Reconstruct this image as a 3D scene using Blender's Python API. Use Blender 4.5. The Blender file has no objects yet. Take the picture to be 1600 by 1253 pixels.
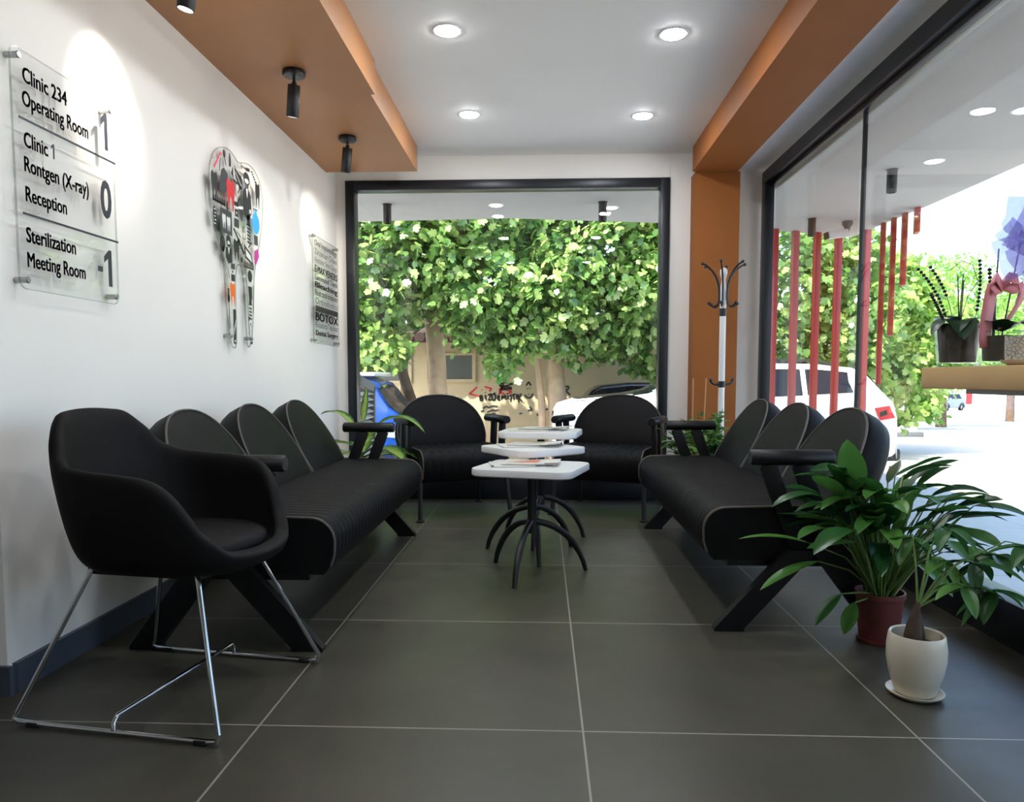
import bpy, bmesh, math, random
import numpy as np
from mathutils import Vector, Matrix, Euler

scene = bpy.context.scene
C = scene.collection
random.seed(7)
rng = np.random.default_rng(11)
R = math.radians
PI = math.pi

# ------------------------------------------------------------------ camera
F_PX = 1150.0
pitch = R(4.0)
yaw = math.atan(47 / F_PX * math.cos(pitch))
fw = Vector((-math.sin(yaw) * math.cos(pitch), math.cos(yaw) * math.cos(pitch), -math.sin(pitch)))
rt = Vector((math.cos(yaw), math.sin(yaw), 0))
upv = rt.cross(fw)
cam_data = bpy.data.cameras.new('camera')
cam = bpy.data.objects.new('camera', cam_data)
C.objects.link(cam)
M = Matrix((rt, upv, -fw)).transposed().to_4x4()
M.translation = Vector((0, 0, 0.95))
cam.matrix_world = M
cam_data.sensor_fit = 'HORIZONTAL'
cam_data.sensor_width = 36
cam_data.lens = 36 * F_PX / 1600
cam_data.shift_y = (591 + F_PX * math.tan(pitch) - 626.5) / 1600
cam_data.clip_start = 0.05
cam_data.clip_end = 400
scene.camera = cam

# ------------------------------------------------------------------ sky, sun, exposure
world = bpy.data.worlds.new('sky')
scene.world = world
world.use_nodes = True
wn = world.node_tree
wn.nodes.clear()
sky = wn.nodes.new('ShaderNodeTexSky')
sky.sky_type = 'NISHITA'
sky.sun_disc = False
sky.sun_elevation = R(58)
sky.sun_rotation = R(220)
sky.air_density = 1.0
sky.dust_density = 3.0
sky.ozone_density = 1.0
bg = wn.nodes.new('ShaderNodeBackground')
bg.inputs['Strength'].default_value = 0.36
wo = wn.nodes.new('ShaderNodeOutputWorld')
wn.links.new(sky.outputs[0], bg.inputs[0])
wn.links.new(bg.outputs[0], wo.inputs[0])

sun_data = bpy.data.lights.new('sun', 'SUN')
sun_data.energy = 5.6
sun_data.angle = R(0.6)
sun_data.color = (1.0, 0.96, 0.88)
sun = bpy.data.objects.new('sun', sun_data)
C.objects.link(sun)
sdir = Vector((-0.44, -0.52, 1.0)).normalized()         # towards the sun: high, from the left and behind the camera
sun.rotation_euler = sdir.to_track_quat('Z', 'Y').to_euler()
sun.location = (0, -10, 20)

vs = scene.view_settings
vs.view_transform = 'Standard'
vs.look = 'None'
vs.exposure = 1.22
vs.gamma = 1.0
vs.use_curve_mapping = False
scene.display_settings.display_device = 'sRGB'
cy = scene.cycles
cy.use_denoising = True
cy.max_bounces = 10
cy.diffuse_bounces = 5
cy.glossy_bounces = 4
cy.transmission_bounces = 8
cy.transparent_max_bounces = 24
cy.sample_clamp_indirect = 6.0
cy.caustics_reflective = False
cy.caustics_refractive = False

DOWNLIGHT = 105.0       # emission of the recessed lamps in the ceiling
SPOT_W = 20.0          # power of the wall spots


# ------------------------------------------------------------------ materials
def lin(c):
    """sRGB 0-255 to linear"""
    out = []
    for v in c:
        v = v / 255
        out.append(v / 12.92 if v <= 0.04045 else ((v + 0.055) / 1.055) ** 2.4)
    return (*out, 1.0)


class NT:
    def __init__(s, name):
        s.m = bpy.data.materials.new(name)
        s.m.use_nodes = True
        s.t = s.m.node_tree
        s.t.nodes.clear()
        s.out = s.t.nodes.new('ShaderNodeOutputMaterial')

    def n(s, typ, **kw):
        nd = s.t.nodes.new(typ)
        for k, v in kw.items():
            if k in nd.inputs.keys() if isinstance(k, str) else False:
                nd.inputs[k].default_value = v
            else:
                setattr(nd, k, v)
        return nd

    def l(s, a, b):
        s.t.links.new(a, b)

    def math(s, op, a, b=None):
        nd = s.t.nodes.new('ShaderNodeMath')
        nd.operation = op
        for i, v in enumerate((a, b)):
            if v is None:
                continue
            if isinstance(v, (int, float)):
                nd.inputs[i].default_value = v
            else:
                s.l(v, nd.inputs[i])
        return nd.outputs[0]

    def mix(s, fac, a, b):
        nd = s.t.nodes.new('ShaderNodeMix')
        nd.data_type = 'RGBA'
        for idx, v in ((0, fac), (6, a), (7, b)):
            if isinstance(v, (int, float, tuple)):
                nd.inputs[idx].default_value = v
            else:
                s.l(v, nd.inputs[idx])
        return nd.outputs[2]

    def ramp(s, fac, stops):
        nd = s.t.nodes.new('ShaderNodeValToRGB')
        els = nd.color_ramp.elements
        while len(els) < len(stops):
            els.new(0.5)
        for e, (p, c) in zip(els, stops):
            e.position = p
            e.color = c
        s.l(fac, nd.inputs[0])
        return nd.outputs[0]

    def noise(s, scale, detail=3, coord='Object', rough=0.5):
        tc = s.t.nodes.new('ShaderNodeTexCoord')
        nd = s.t.nodes.new('ShaderNodeTexNoise')
        nd.inputs['Scale'].default_value = scale
        nd.inputs['Detail'].default_value = detail
        nd.inputs['Roughness'].default_value = rough
        s.l(tc.outputs[coord], nd.inputs['Vector'])
        return nd.outputs[0]

    def bump(s, h, strength=0.2, dist=0.01):
        nd = s.t.nodes.new('ShaderNodeBump')
        nd.inputs['Strength'].default_value = strength
        nd.inputs['Distance'].default_value = dist
        s.l(h, nd.inputs['Height'])
        return nd.outputs[0]

    def bsdf(s, col=None, rough=0.5, metal=0.0, spec=0.5, normal=None, **kw):
        b = s.t.nodes.new('ShaderNodeBsdfPrincipled')
        if col is not None:
            if isinstance(col, tuple):
                b.inputs['Base Color'].default_value = col
            else:
                s.l(col, b.inputs['Base Color'])
        if isinstance(rough, (int, float)):
            b.inputs['Roughness'].default_value = rough
        else:
            s.l(rough, b.inputs['Roughness'])
        b.inputs['Metallic'].default_value = metal
        b.inputs['Specular IOR Level'].default_value = spec
        for k, v in kw.items():
            b.inputs[k.replace('_', ' ')].default_value = v
        if normal is not None:
            s.l(normal, b.inputs['Normal'])
        return b

    def done(s, sh):
        s.l(sh.outputs[0] if hasattr(sh, 'outputs') else sh, s.out.inputs[0])
        return s.m


def paint(name, rgb, rough=0.5, var=0.06, scale=6.0, bump=0.0, bscale=120.0, metal=0.0, spec=0.5, **kw):
    t = NT(name)
    c = lin(rgb)
    nz = t.noise(scale, 4)
    lo = tuple(v * (1 - var) for v in c[:3]) + (1,)
    hi = tuple(min(1, v * (1 + var)) for v in c[:3]) + (1,)
    col = t.ramp(nz, [(0.3, lo), (0.7, hi)])
    nrm = t.bump(t.noise(bscale, 2), bump, 0.002) if bump else None
    return t.done(t.bsdf(col, rough, metal, spec, nrm, **kw))


def emit(name, rgb, s):
    t = NT(name)
    e = t.n('ShaderNodeEmission')
    e.inputs[0].default_value = rgb
    e.inputs[1].default_value = s
    return t.done(e)


def tile_mat(name, base, dark, grout, ox, oy, sp, gw, rough, r_lo=0.25, r_hi=0.5):
    t = NT(name)
    tc = t.n('ShaderNodeTexCoord')
    sx = t.n('ShaderNodeSeparateXYZ')
    t.l(tc.outputs['Object'], sx.inputs[0])

    def line(o, off):
        a = t.math('ADD', t.math('DIVIDE', t.math('SUBTRACT', o, off), sp), 0.5)
        a = t.math('ABSOLUTE', t.math('SUBTRACT', t.math('FRACT', a), 0.5))
        return t.math('LESS_THAN', t.math('MULTIPLY', a, sp), gw)
    g = t.math('MAXIMUM', line(sx.outputs[0], ox), line(sx.outputs[1], oy))
    n1 = t.noise(1.7, 6, rough=0.65)
    col = t.ramp(n1, [(0.3, lin(dark)), (0.7, lin(base))])
    col = t.mix(g, col, lin(grout))
    rr = t.n('ShaderNodeMapRange')
    t.l(t.noise(3.0, 4), rr.inputs[0])
    rr.inputs[3].default_value = r_lo
    rr.inputs[4].default_value = r_hi
    nrm = t.bump(t.noise(90, 3), 0.05, 0.002)
    return t.done(t.bsdf(col, rr.outputs[0], 0, 0.5, nrm))


def glass_mat(name, tint=(0.97, 0.98, 0.975, 1), refl=1.0, rough=0.0):
    t = NT(name)
    tr = t.n('ShaderNodeBsdfTransparent')
    tr.inputs[0].default_value = tint
    gl = t.n('ShaderNodeBsdfGlossy')
    gl.inputs['Roughness'].default_value = rough
    fr = t.n('ShaderNodeFresnel')
    ge = t.n('ShaderNodeNewGeometry')
    t.l(t.math('SUBTRACT', 1.45, t.math('MULTIPLY', ge.outputs['Backfacing'], 1.45 - 1 / 1.45)), fr.inputs[0])
    mx = t.n('ShaderNodeMixShader')
    t.l(t.math('MULTIPLY', fr.outputs[0], refl), mx.inputs[0])
    t.l(tr.outputs[0], mx.inputs[1])
    t.l(gl.outputs[0], mx.inputs[2])
    return t.done(mx)


def leaf_mat(name, dark, mid, light, rough=0.4, trans=0.35, attr='tone', spec=0.5):
    """leaf with a shade of its own per leaf (attribute) and light shining through"""
    t = NT(name)
    at = t.n('ShaderNodeAttribute')
    at.attribute_name = attr
    col = t.ramp(at.outputs['Fac'], [(0.0, lin(dark)), (0.5, lin(mid)), (1.0, lin(light))])
    b = t.bsdf(col, rough, 0, spec)
    tl = t.n('ShaderNodeBsdfTranslucent')
    t.l(col, tl.inputs[0])
    mx = t.n('ShaderNodeMixShader')
    mx.inputs[0].default_value = trans
    t.l(b.outputs[0], mx.inputs[1])
    t.l(tl.outputs[0], mx.inputs[2])
    return t.done(mx)


MAT = {}
MAT['wall'] = paint('white wall paint', (242, 239, 234), 0.6, 0.015, 2.0, 0.08, 160)
MAT['ceil'] = paint('white ceiling paint', (242, 242, 240), 0.65, 0.015, 2.0)
MAT['ochre'] = paint('ochre laminate', (148, 90, 44), 0.6, 0.05, 1.5, spec=0.2)
MAT['soffit'] = paint('ochre laminate panel', (178, 126, 84), 0.45, 0.05, 1.5, spec=0.3)
MAT['frame'] = paint('dark anthracite aluminium', (30, 34, 40), 0.35, 0.03, 8, metal=0.2)
MAT['plinth'] = paint('blue grey baseboard', (66, 74, 86), 0.45, 0.05, 4)
MAT['floor'] = tile_mat('dark grey porcelain tile', (79, 76, 64), (64, 62, 53), (150, 146, 134), 0.113, 1.93, 0.885, 0.0028, 0.4, 0.28, 0.5)
MAT['terrace'] = tile_mat('pale terrace tile', (186, 192, 198), (172, 178, 186), (140, 146, 150), 0.2, 0.1, 0.6, 0.004, 0.5, 0.35, 0.5)
MAT['street'] = paint('sunlit concrete street', (184, 182, 176), 0.85, 0.12, 0.5, 0.3, 30)
MAT['stucco'] = paint('rough white stucco', (178, 178, 174), 0.85, 0.03, 3, 0.6, 90)
MAT['glass'] = glass_mat('window glass', (0.94, 0.955, 0.95, 1), 1.0)
MAT['acrylic'] = glass_mat('clear acrylic', (0.988, 0.991, 0.989, 1), 0.7)
MAT['acrylic_edge'] = glass_mat('acrylic cut edge', (0.80, 0.83, 0.82, 1), 0.5, 0.1)
MAT['ink'] = paint('dark navy lettering', (38, 41, 52), 0.45, 0.02, 8)
MAT['black_ink'] = paint('black print', (28, 28, 31), 0.45, 0.02, 8)
MAT['grey_ink'] = paint('charcoal print', (58, 60, 66), 0.45, 0.02, 8)
MAT['red_ink'] = paint('red print', (216, 44, 52), 0.45, 0.02, 8)
MAT['blue_ink'] = paint('blue print', (52, 152, 214), 0.45, 0.02, 8)
MAT['orange_ink'] = paint('orange print', (240, 116, 38), 0.45, 0.02, 8)
MAT['magenta_ink'] = paint('magenta print', (186, 46, 140), 0.45, 0.02, 8)
MAT['pink_ink'] = paint('pink red print', (226, 46, 96), 0.45, 0.02, 8)
MAT['white_ink'] = paint('white print', (226, 228, 226), 0.45, 0.02, 8)
MAT['steel'] = paint('brushed steel', (170, 172, 172), 0.3, 0.03, 20, metal=1.0)
MAT['chrome'] = paint('polished chrome', (205, 208, 212), 0.08, 0.02, 5, metal=1.0)
MAT['black_metal'] = paint('black painted metal', (26, 27, 30), 0.4, 0.05, 10)
MAT['leather'] = paint('black upholstery', (20, 20, 21), 0.55, 0.10, 9, 0.25, 420, spec=0.13)
MAT['leather_soft'] = paint('soft black chair upholstery', (23, 22, 22), 0.62, 0.08, 9, 0.3, 500, spec=0.12)
MAT['piping'] = paint('grey brown piping', (88, 81, 75), 0.5, 0.05, 10)
MAT['black_wood'] = paint('black lacquered wood', (20, 20, 22), 0.42, 0.06, 14, spec=0.3)
MAT['white_top'] = paint('white table laminate', (226, 226, 226), 0.3, 0.01, 4)
MAT['white_gloss'] = paint('white lacquer', (228, 226, 226), 0.25, 0.02, 4)
MAT['rubber'] = paint('black rubber', (20, 20, 21), 0.7, 0.05, 10)
MAT['lens'] = emit('lamp lens', (0.93, 0.96, 1.0, 1), DOWNLIGHT)
MAT['spot_lens'] = emit('spot lens', (1.0, 0.95, 0.88, 1), 30.0)
MAT['out_lens'] = emit('terrace lamp lens', (1.0, 0.99, 0.96, 1), 6.0)
MAT['lamp_white'] = paint('white lamp rim', (235, 235, 235), 0.4, 0.01, 4)
MAT['red_bar'] = paint('red lacquered bar', (186, 52, 50), 0.35, 0.06, 3)
MAT['terracotta'] = paint('brown plastic pot', (104, 48, 42), 0.45, 0.06, 6)
MAT['cream'] = paint('cream ceramic', (216, 208, 190), 0.3, 0.02, 5)
MAT['soil'] = paint('dark soil', (44, 34, 26), 0.95, 0.3, 60, 0.8, 90)
MAT['bark_soil'] = paint('bark in clear pot', (74, 70, 60), 0.9, 0.35, 40, 0.6, 60)
MAT['trunk_brown'] = paint('brown plant stem', (70, 54, 42), 0.8, 0.3, 30, 0.5, 60)
MAT['stem_green'] = paint('green stem', (96, 128, 62), 0.5, 0.1, 20)
MAT['cane'] = paint('bamboo stake', (186, 140, 84), 0.6, 0.1, 20)
MAT['wood'] = paint('light oak laminate', (206, 168, 118), 0.4, 0.08, 3)
MAT['tree_bark'] = paint('pale tree bark', (200, 174, 146), 0.9, 0.2, 5, 0.6, 20)
MAT['tree_bark_dark'] = paint('brown tree bark', (98, 78, 62), 0.9, 0.25, 6, 0.6, 20)
MAT['wall_cream'] = paint('cream street wall', (206, 188, 152), 0.85, 0.06, 1.2, 0.2, 40)
MAT['eave'] = paint('dark tiled eave', (70, 52, 44), 0.85, 0.2, 8)
MAT['shutter'] = paint('grey window pane', (104, 108, 104), 0.3, 0.05, 4)
MAT['paint_white'] = paint('white car paint', (232, 234, 236), 0.2, 0.01, 3)
MAT['paint_dark'] = paint('black car paint', (24, 25, 28), 0.2, 0.05, 3)
MAT['paint_blue'] = paint('blue car paint', (22, 64, 140), 0.25, 0.05, 3)
MAT['paint_silver'] = paint('silver blue car paint', (130, 146, 164), 0.3, 0.05, 3)
MAT['car_glass'] = paint('dark car glass', (20, 25, 32), 0.06, 0.05, 2, spec=0.3)
MAT['tail_red'] = paint('red tail lamp', (196, 36, 48), 0.15, 0.05, 4)
MAT['lamp_clear'] = paint('clear head lamp', (176, 190, 206), 0.12, 0.15, 12, metal=0.3)
MAT['tyre'] = paint('tyre rubber', (26, 26, 27), 0.85, 0.1, 10)
MAT['louvre'] = paint('grey louvre metal', (92, 96, 98), 0.5, 0.05, 6)
MAT['concrete'] = paint('grey concrete', (186, 188, 186), 0.85, 0.08, 5)
MAT['ribbon'] = paint('pink ribbon', (232, 150, 160), 0.5, 0.06, 9)
MAT['bead'] = paint('dark violet beads', (38, 32, 58), 0.6, 0.1, 9)
MAT['pink_paint'] = paint('pink car emblem', (228, 120, 168), 0.3, 0.03, 4)
MAT['hills'] = paint('far pale facade', (236, 232, 224), 0.9, 0.05, 0.4)
MAT['fig'] = leaf_mat('fig leaf', (66, 112, 54), (132, 172, 92), (206, 224, 140), 0.26, 0.42, spec=0.9)
MAT['fig_pale'] = leaf_mat('young fig leaf', (84, 132, 58), (156, 192, 96), (218, 234, 148), 0.26, 0.42, spec=0.9)
MAT['dark_fol'] = leaf_mat('dark leaf', (30, 68, 40), (54, 100, 54), (104, 146, 76), 0.4, 0.3)
MAT['acacia'] = leaf_mat('feathery bright leaf', (98, 150, 66), (146, 192, 96), (196, 222, 136), 0.5, 0.45)
MAT['lily'] = leaf_mat('peace lily leaf', (24, 62, 30), (50, 102, 46), (96, 150, 66), 0.3, 0.25)
MAT['pachira'] = leaf_mat('money tree leaf', (36, 74, 40), (60, 108, 54), (112, 164, 78), 0.35, 0.25)
MAT['bush'] = leaf_mat('small glossy leaf', (46, 88, 44), (80, 132, 62), (142, 182, 92), 0.35, 0.3)
MAT['orchid_leaf'] = leaf_mat('thick orchid leaf', (22, 48, 30), (32, 64, 38), (50, 86, 48), 0.35, 0.1)
MAT['spathe'] = paint('greenish white spathe', (206, 206, 180), 0.5, 0.05, 6)


def wrap_mat():
    t = NT('violet cellophane')
    tr = t.n('ShaderNodeBsdfTransparent')
    tr.inputs[0].default_value = (0.9, 0.88, 1, 1)
    b = t.bsdf(lin((150, 140, 216)), 0.35)
    tl = t.n('ShaderNodeBsdfTranslucent')
    tl.inputs[0].default_value = lin((170, 160, 230))
    m1 = t.n('ShaderNodeMixShader')
    m1.inputs[0].default_value = 0.5
    t.l(b.outputs[0], m1.inputs[1])
    t.l(tl.outputs[0], m1.inputs[2])
    m2 = t.n('ShaderNodeMixShader')
    m2.inputs[0].default_value = 0.62
    t.l(tr.outputs[0], m2.inputs[1])
    t.l(m1.outputs[0], m2.inputs[2])
    return t.done(m2)


MAT['wrap'] = wrap_mat()


def dieff_mat():
    """variegated blade: yellow green middle, dark green margin"""
    t = NT('variegated leaf')
    at = t.n('ShaderNodeAttribute')
    at.attribute_name = 'across'
    nz = t.noise(26, 4)
    f = t.math('ADD', at.outputs['Fac'], t.math('MULTIPLY', t.math('SUBTRACT', nz, 0.5), 0.75))
    col = t.ramp(f, [(0.12, lin((170, 196, 96))), (0.45, lin((132, 172, 74))), (0.66, lin((52, 100, 44))), (0.95, lin((30, 72, 34)))])
    b = t.bsdf(col, 0.35)
    tl = t.n('ShaderNodeBsdfTranslucent')
    t.l(col, tl.inputs[0])
    mx = t.n('ShaderNodeMixShader')
    mx.inputs[0].default_value = 0.3
    t.l(b.outputs[0], mx.inputs[1])
    t.l(tl.outputs[0], mx.inputs[2])
    return t.done(mx)


MAT['dieff'] = dieff_mat()


def diamond_mat():
    t = NT('white ceramic with diamond pattern')
    tc = t.n('ShaderNodeTexCoord')
    mp = t.n('ShaderNodeMapping')
    mp.inputs['Scale'].default_value = (105, 105, 105)
    mp.inputs['Rotation'].default_value = (0.6, 0.7, 0.8)
    t.l(tc.outputs['Object'], mp.inputs[0])
    ck = t.n('ShaderNodeTexVoronoi')
    ck.feature = 'DISTANCE_TO_EDGE'
    ck.inputs['Scale'].default_value = 1.0
    t.l(mp.outputs[0], ck.inputs['Vector'])
    f = t.math('LESS_THAN', ck.outputs[0], 0.06)
    col = t.mix(f, lin((216, 212, 202)), lin((140, 130, 120)))
    return t.done(t.bsdf(col, 0.4))


MAT['diamond'] = diamond_mat()


def print_mat(name, a, b, c, scale):
    """printed page: blocks of colour and lines of print"""
    t = NT(name)
    tc = t.n('ShaderNodeTexCoord')
    vo = t.n('ShaderNodeTexVoronoi')
    vo.distance = 'CHEBYCHEV'
    vo.inputs['Scale'].default_value = scale
    t.l(tc.outputs['Object'], vo.inputs['Vector'])
    sp = t.n('ShaderNodeSeparateColor')
    t.l(vo.outputs['Color'], sp.inputs[0])
    col = t.ramp(sp.outputs[0], [(0.0, lin((216, 214, 208))), (0.45, lin(a)), (0.65, lin(b)), (0.85, lin(c))])
    t.t.nodes[-1].color_ramp.interpolation = 'CONSTANT'
    return t.done(t.bsdf(col, 0.35))


MAT['mag_a'] = print_mat('magazine print warm', (204, 200, 194), (200, 120, 84), (90, 44, 50), 9)
MAT['mag_b'] = print_mat('magazine print grey', (206, 206, 204), (120, 116, 114), (60, 58, 60), 11)
MAT['mag_c'] = print_mat('magazine print pale', (222, 220, 212), (176, 180, 150), (130, 136, 140), 8)
MAT['paper'] = paint('paper', (214, 212, 206), 0.6, 0.02, 10)


# ------------------------------------------------------------------ mesh helpers
class MB:
    """collects shapes into one mesh"""

    def __init__(s):
        s.bm = bmesh.new()
        s.acr = s.bm.verts.layers.float.new('across')
        s.ton = s.bm.verts.layers.float.new('tone')

    def faces(s, verts, faces, across=None, tone=0.5):
        vs_ = [s.bm.verts.new(v) for v in verts]
        for i, v in enumerate(vs_):
            v[s.ton] = tone
            if across is not None:
                v[s.acr] = across[i]
        for f in faces:
            try:
                s.bm.faces.new([vs_[i] for i in f])
            except ValueError:
                pass
        return vs_

    def box(s, c, size, rot=None, bev=0.0, seg=2):
        b = bmesh.new()
        bmesh.ops.create_cube(b, size=1)
        bmesh.ops.scale(b, vec=size, verts=b.verts)
        if bev:
            bmesh.ops.bevel(b, geom=b.edges[:], offset=bev, segments=seg, affect='EDGES', profile=0.5)
        m = Matrix.Translation(c)
        if rot is not None:
            m = m @ (rot.to_4x4() if isinstance(rot, Matrix) else Euler(rot).to_matrix().to_4x4())
        bmesh.ops.transform(b, matrix=m, verts=b.verts)
        s._merge(b)
        return s

    def _merge(s, b):
        idx = {}
        for v in b.verts:
            nv = s.bm.verts.new(v.co)
            nv[s.ton] = 0.5
            idx[v] = nv
        for f in b.faces:
            try:
                s.bm.faces.new([idx[v] for v in f.verts])
            except ValueError:
                pass
        b.free()

    def bar(s, p0, p1, w, t, side=(0, 1, 0), bev=0.0, w1=None):
        """flat bar from p0 to p1, width w across 'side x axis', thickness t along side"""
        p0, p1 = Vector(p0), Vector(p1)
        ax = (p1 - p0).normalized()
        sd = Vector(side).normalized()
        sd = (sd - ax * sd.dot(ax)).normalized()
        nn = ax.cross(sd)
        b = bmesh.new()
        vs_ = []
        for p, ww in ((p0, w), (p1, w1 or w)):
            for a, c in ((-1, -1), (1, -1), (1, 1), (-1, 1)):
                vs_.append(b.verts.new(p + nn * a * ww / 2 + sd * c * t / 2))
        for f in ((3, 2, 1, 0), (4, 5, 6, 7), (0, 1, 5, 4), (1, 2, 6, 5), (2, 3, 7, 6), (3, 0, 4, 7)):
            b.faces.new([vs_[i] for i in f])
        if bev:
            bmesh.ops.bevel(b, geom=b.edges[:], offset=bev, segments=2, affect='EDGES', profile=0.5)
        s._merge(b)
        return s

    def tube(s, pts, r, n=10, caps=True, closed=False):
        pts = [Vector(p) for p in pts]
        k = len(pts)
        rr = r if isinstance(r, (list, tuple)) else [r] * k
        rings = []
        nrm = None
        for i, p in enumerate(pts):
            if closed:
                d = (pts[(i + 1) % k] - pts[i - 1]).normalized()
            else:
                d = (pts[min(i + 1, k - 1)] - pts[max(i - 1, 0)]).normalized()
            if nrm is None:
                nrm = d.orthogonal().normalized()
            else:
                nrm = (nrm - d * nrm.dot(d))
                nrm = nrm.normalized() if nrm.length > 1e-6 else d.orthogonal().normalized()
            bn = d.cross(nrm)
            ring = [s.bm.verts.new(p + (nrm * math.cos(2 * PI * j / n) + bn * math.sin(2 * PI * j / n)) * rr[i]) for j in range(n)]
            for v in ring:
                v[s.ton] = 0.5
            rings.append(ring)
        for a in range(k if closed else k - 1):
            b = (a + 1) % k
            for j in range(n):
                s.bm.faces.new((rings[a][j], rings[a][(j + 1) % n], rings[b][(j + 1) % n], rings[b][j]))
        if caps and not closed:
            s.bm.faces.new(rings[0][::-1])
            s.bm.faces.new(rings[-1])
        return s

    def cyl(s, p0, p1, r, r1=None, n=24):
        return s.tube([p0, p1], [r, r if r1 is None else r1], n)

    def lathe(s, prof, o=(0, 0, 0), n=36):
        o = Vector(o)
        rings = []
        for r, z in prof:
            if r < 1e-5:
                rings.append([s.bm.verts.new(o + Vector((0, 0, z)))])
            else:
                rings.append([s.bm.verts.new(o + Vector((r * math.cos(2 * PI * j / n), r * math.sin(2 * PI * j / n), z))) for j in range(n)])
        for a, b in zip(rings, rings[1:]):
            for j in range(n):
                q = (j + 1) % n
                if len(a) == 1 and len(b) == 1:
                    continue
                if len(a) == 1:
                    s.bm.faces.new((a[0], b[q], b[j]))
                elif len(b) == 1:
                    s.bm.faces.new((a[j], a[q], b[0]))
                else:
                    s.bm.faces.new((a[j], a[q], b[q], b[j]))
        return s

    def loft(s, rings, closed=True, cap0=False, cap1=False):
        vr = [[s.bm.verts.new(Vector(p)) for p in r] for r in rings]
        n = len(vr[0])
        for a, b in zip(vr, vr[1:]):
            for j in range(n if closed else n - 1):
                q = (j + 1) % n
                s.bm.faces.new((a[j], a[q], b[q], b[j]))
        if cap0:
            s.bm.faces.new(vr[0][::-1])
        if cap1:
            s.bm.faces.new(vr[-1])
        return s

    def prism(s, pts, m, h):
        """polygon pts (2d) placed by matrix m (x,y in plane, z out), thickness h"""
        k = len(pts)
        a = [s.bm.verts.new(m @ Vector((p[0], p[1], 0))) for p in pts]
        b = [s.bm.verts.new(m @ Vector((p[0], p[1], h))) for p in pts]
        s.bm.faces.new(a[::-1])
        s.bm.faces.new(b)
        for i in range(k):
            j = (i + 1) % k
            s.bm.faces.new((a[i], a[j], b[j], b[i]))
        return s

    def ball(s, c, r, n=14):
        rx, ry, rz = (r, r, r) if isinstance(r, (int, float)) else r
        b = bmesh.new()
        bmesh.ops.create_uvsphere(b, u_segments=n, v_segments=max(6, n // 2 + 1), radius=1)
        bmesh.ops.transform(b, matrix=Matrix.Translation(c) @ Matrix.Diagonal((rx, ry, rz, 1)), verts=b.verts)
        s._merge(b)
        return s

    def mesh(s, me, m):
        """append a mesh datablock transformed by m"""
        vs_ = [s.bm.verts.new(m @ v.co) for v in me.vertices]
        for p in me.polygons:
            try:
                s.bm.faces.new([vs_[i] for i in p.vertices])
            except ValueError:
                pass
        return s

    def blade(s, base, az, elev, length, width, droop, n=9, fold=0.25, tone=0.5, twist=0.0, shape=1.0):
        """one leaf blade: arched strip, five vertices across"""
        d = Vector((math.cos(az) * math.cos(elev), math.sin(az) * math.cos(elev), math.sin(elev)))
        side0 = Vector((-math.sin(az), math.cos(az), 0))
        p = Vector(base)
        pts = []
        st = length / (n - 1)
        for i in range(n):
            pts.append((p.copy(), d.copy()))
            p = p + d * st
            d = (d + Vector((0, 0, -droop / (n - 1)))).normalized()
        V, A, Fc = [], [], []
        for i, (q, dd) in enumerate(pts):
            t = i / (n - 1)
            w = width * 0.5 * (math.sin(PI * min(1, t ** shape * 0.98 + 0.02)) ** 0.75)
            sd = side0 - dd * side0.dot(dd)
            sd.normalize()
            if twist:
                sd = Matrix.Rotation(twist * t, 3, dd) @ sd
            nn = dd.cross(sd)
            for u in (-1, -0.5, 0, 0.5, 1):
                V.append(q + sd * w * u + nn * (-fold * w * (1 - abs(u))))
                A.append(abs(u) * (0.7 + 0.3 * t))
        for i in range(n - 1):
            for j in range(4):
                a = i * 5 + j
                Fc.append((a, a + 1, a + 6, a + 5))
        s.faces(V, Fc, A, tone)
        return pts[-1][0]

    def build(s, name, mat, parent=None, inv=None, angle=40, recalc=True):
        bm = s.bm
        if recalc:
            bmesh.ops.recalc_face_normals(bm, faces=bm.faces[:])
        if inv is not None:
            bmesh.ops.transform(bm, matrix=inv, verts=bm.verts)
        me = bpy.data.meshes.new(name)
        bm.to_mesh(me)
        bm.free()
        if angle:
            me.polygons.foreach_set('use_smooth', [True] * len(me.polygons))
            me.set_sharp_from_angle(angle=R(angle))
        o = bpy.data.objects.new(name, me)
        me.materials.append(MAT[mat] if isinstance(mat, str) else mat)
        C.objects.link(o)
        if parent is not None:
            o.parent = parent
        return o


def tag(o, label, cat, group=None, kind=None):
    o['label'] = label
    o['category'] = cat
    if group:
        o['group'] = group
    if kind:
        o['kind'] = kind
    return o


def thing(name, label, cat, loc=(0, 0, 0), rz=0.0, group=None):
    o = bpy.data.objects.new(name, None)
    o.empty_display_size = 0.1
    C.objects.link(o)
    o.location = loc
    o.rotation_euler = (0, 0, rz)
    return tag(o, label, cat, group)


def inv_of(o):
    return (Matrix.Translation(o.location) @ o.rotation_euler.to_matrix().to_4x4()).inverted()


def struct(name, mb, mat, parent=None, inv=None, angle=0):
    o = mb.build(name, mat, parent, inv, angle)
    if parent is None:
        o['kind'] = 'structure'
    return o


def copy_tree(o, parent=None):
    c = o.copy()
    C.objects.link(c)
    if parent is not None:
        c.parent = parent
    for ch in [k for k in bpy.data.objects if k.parent == o]:
        copy_tree(ch, c)
    return c


_txt = {}


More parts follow.
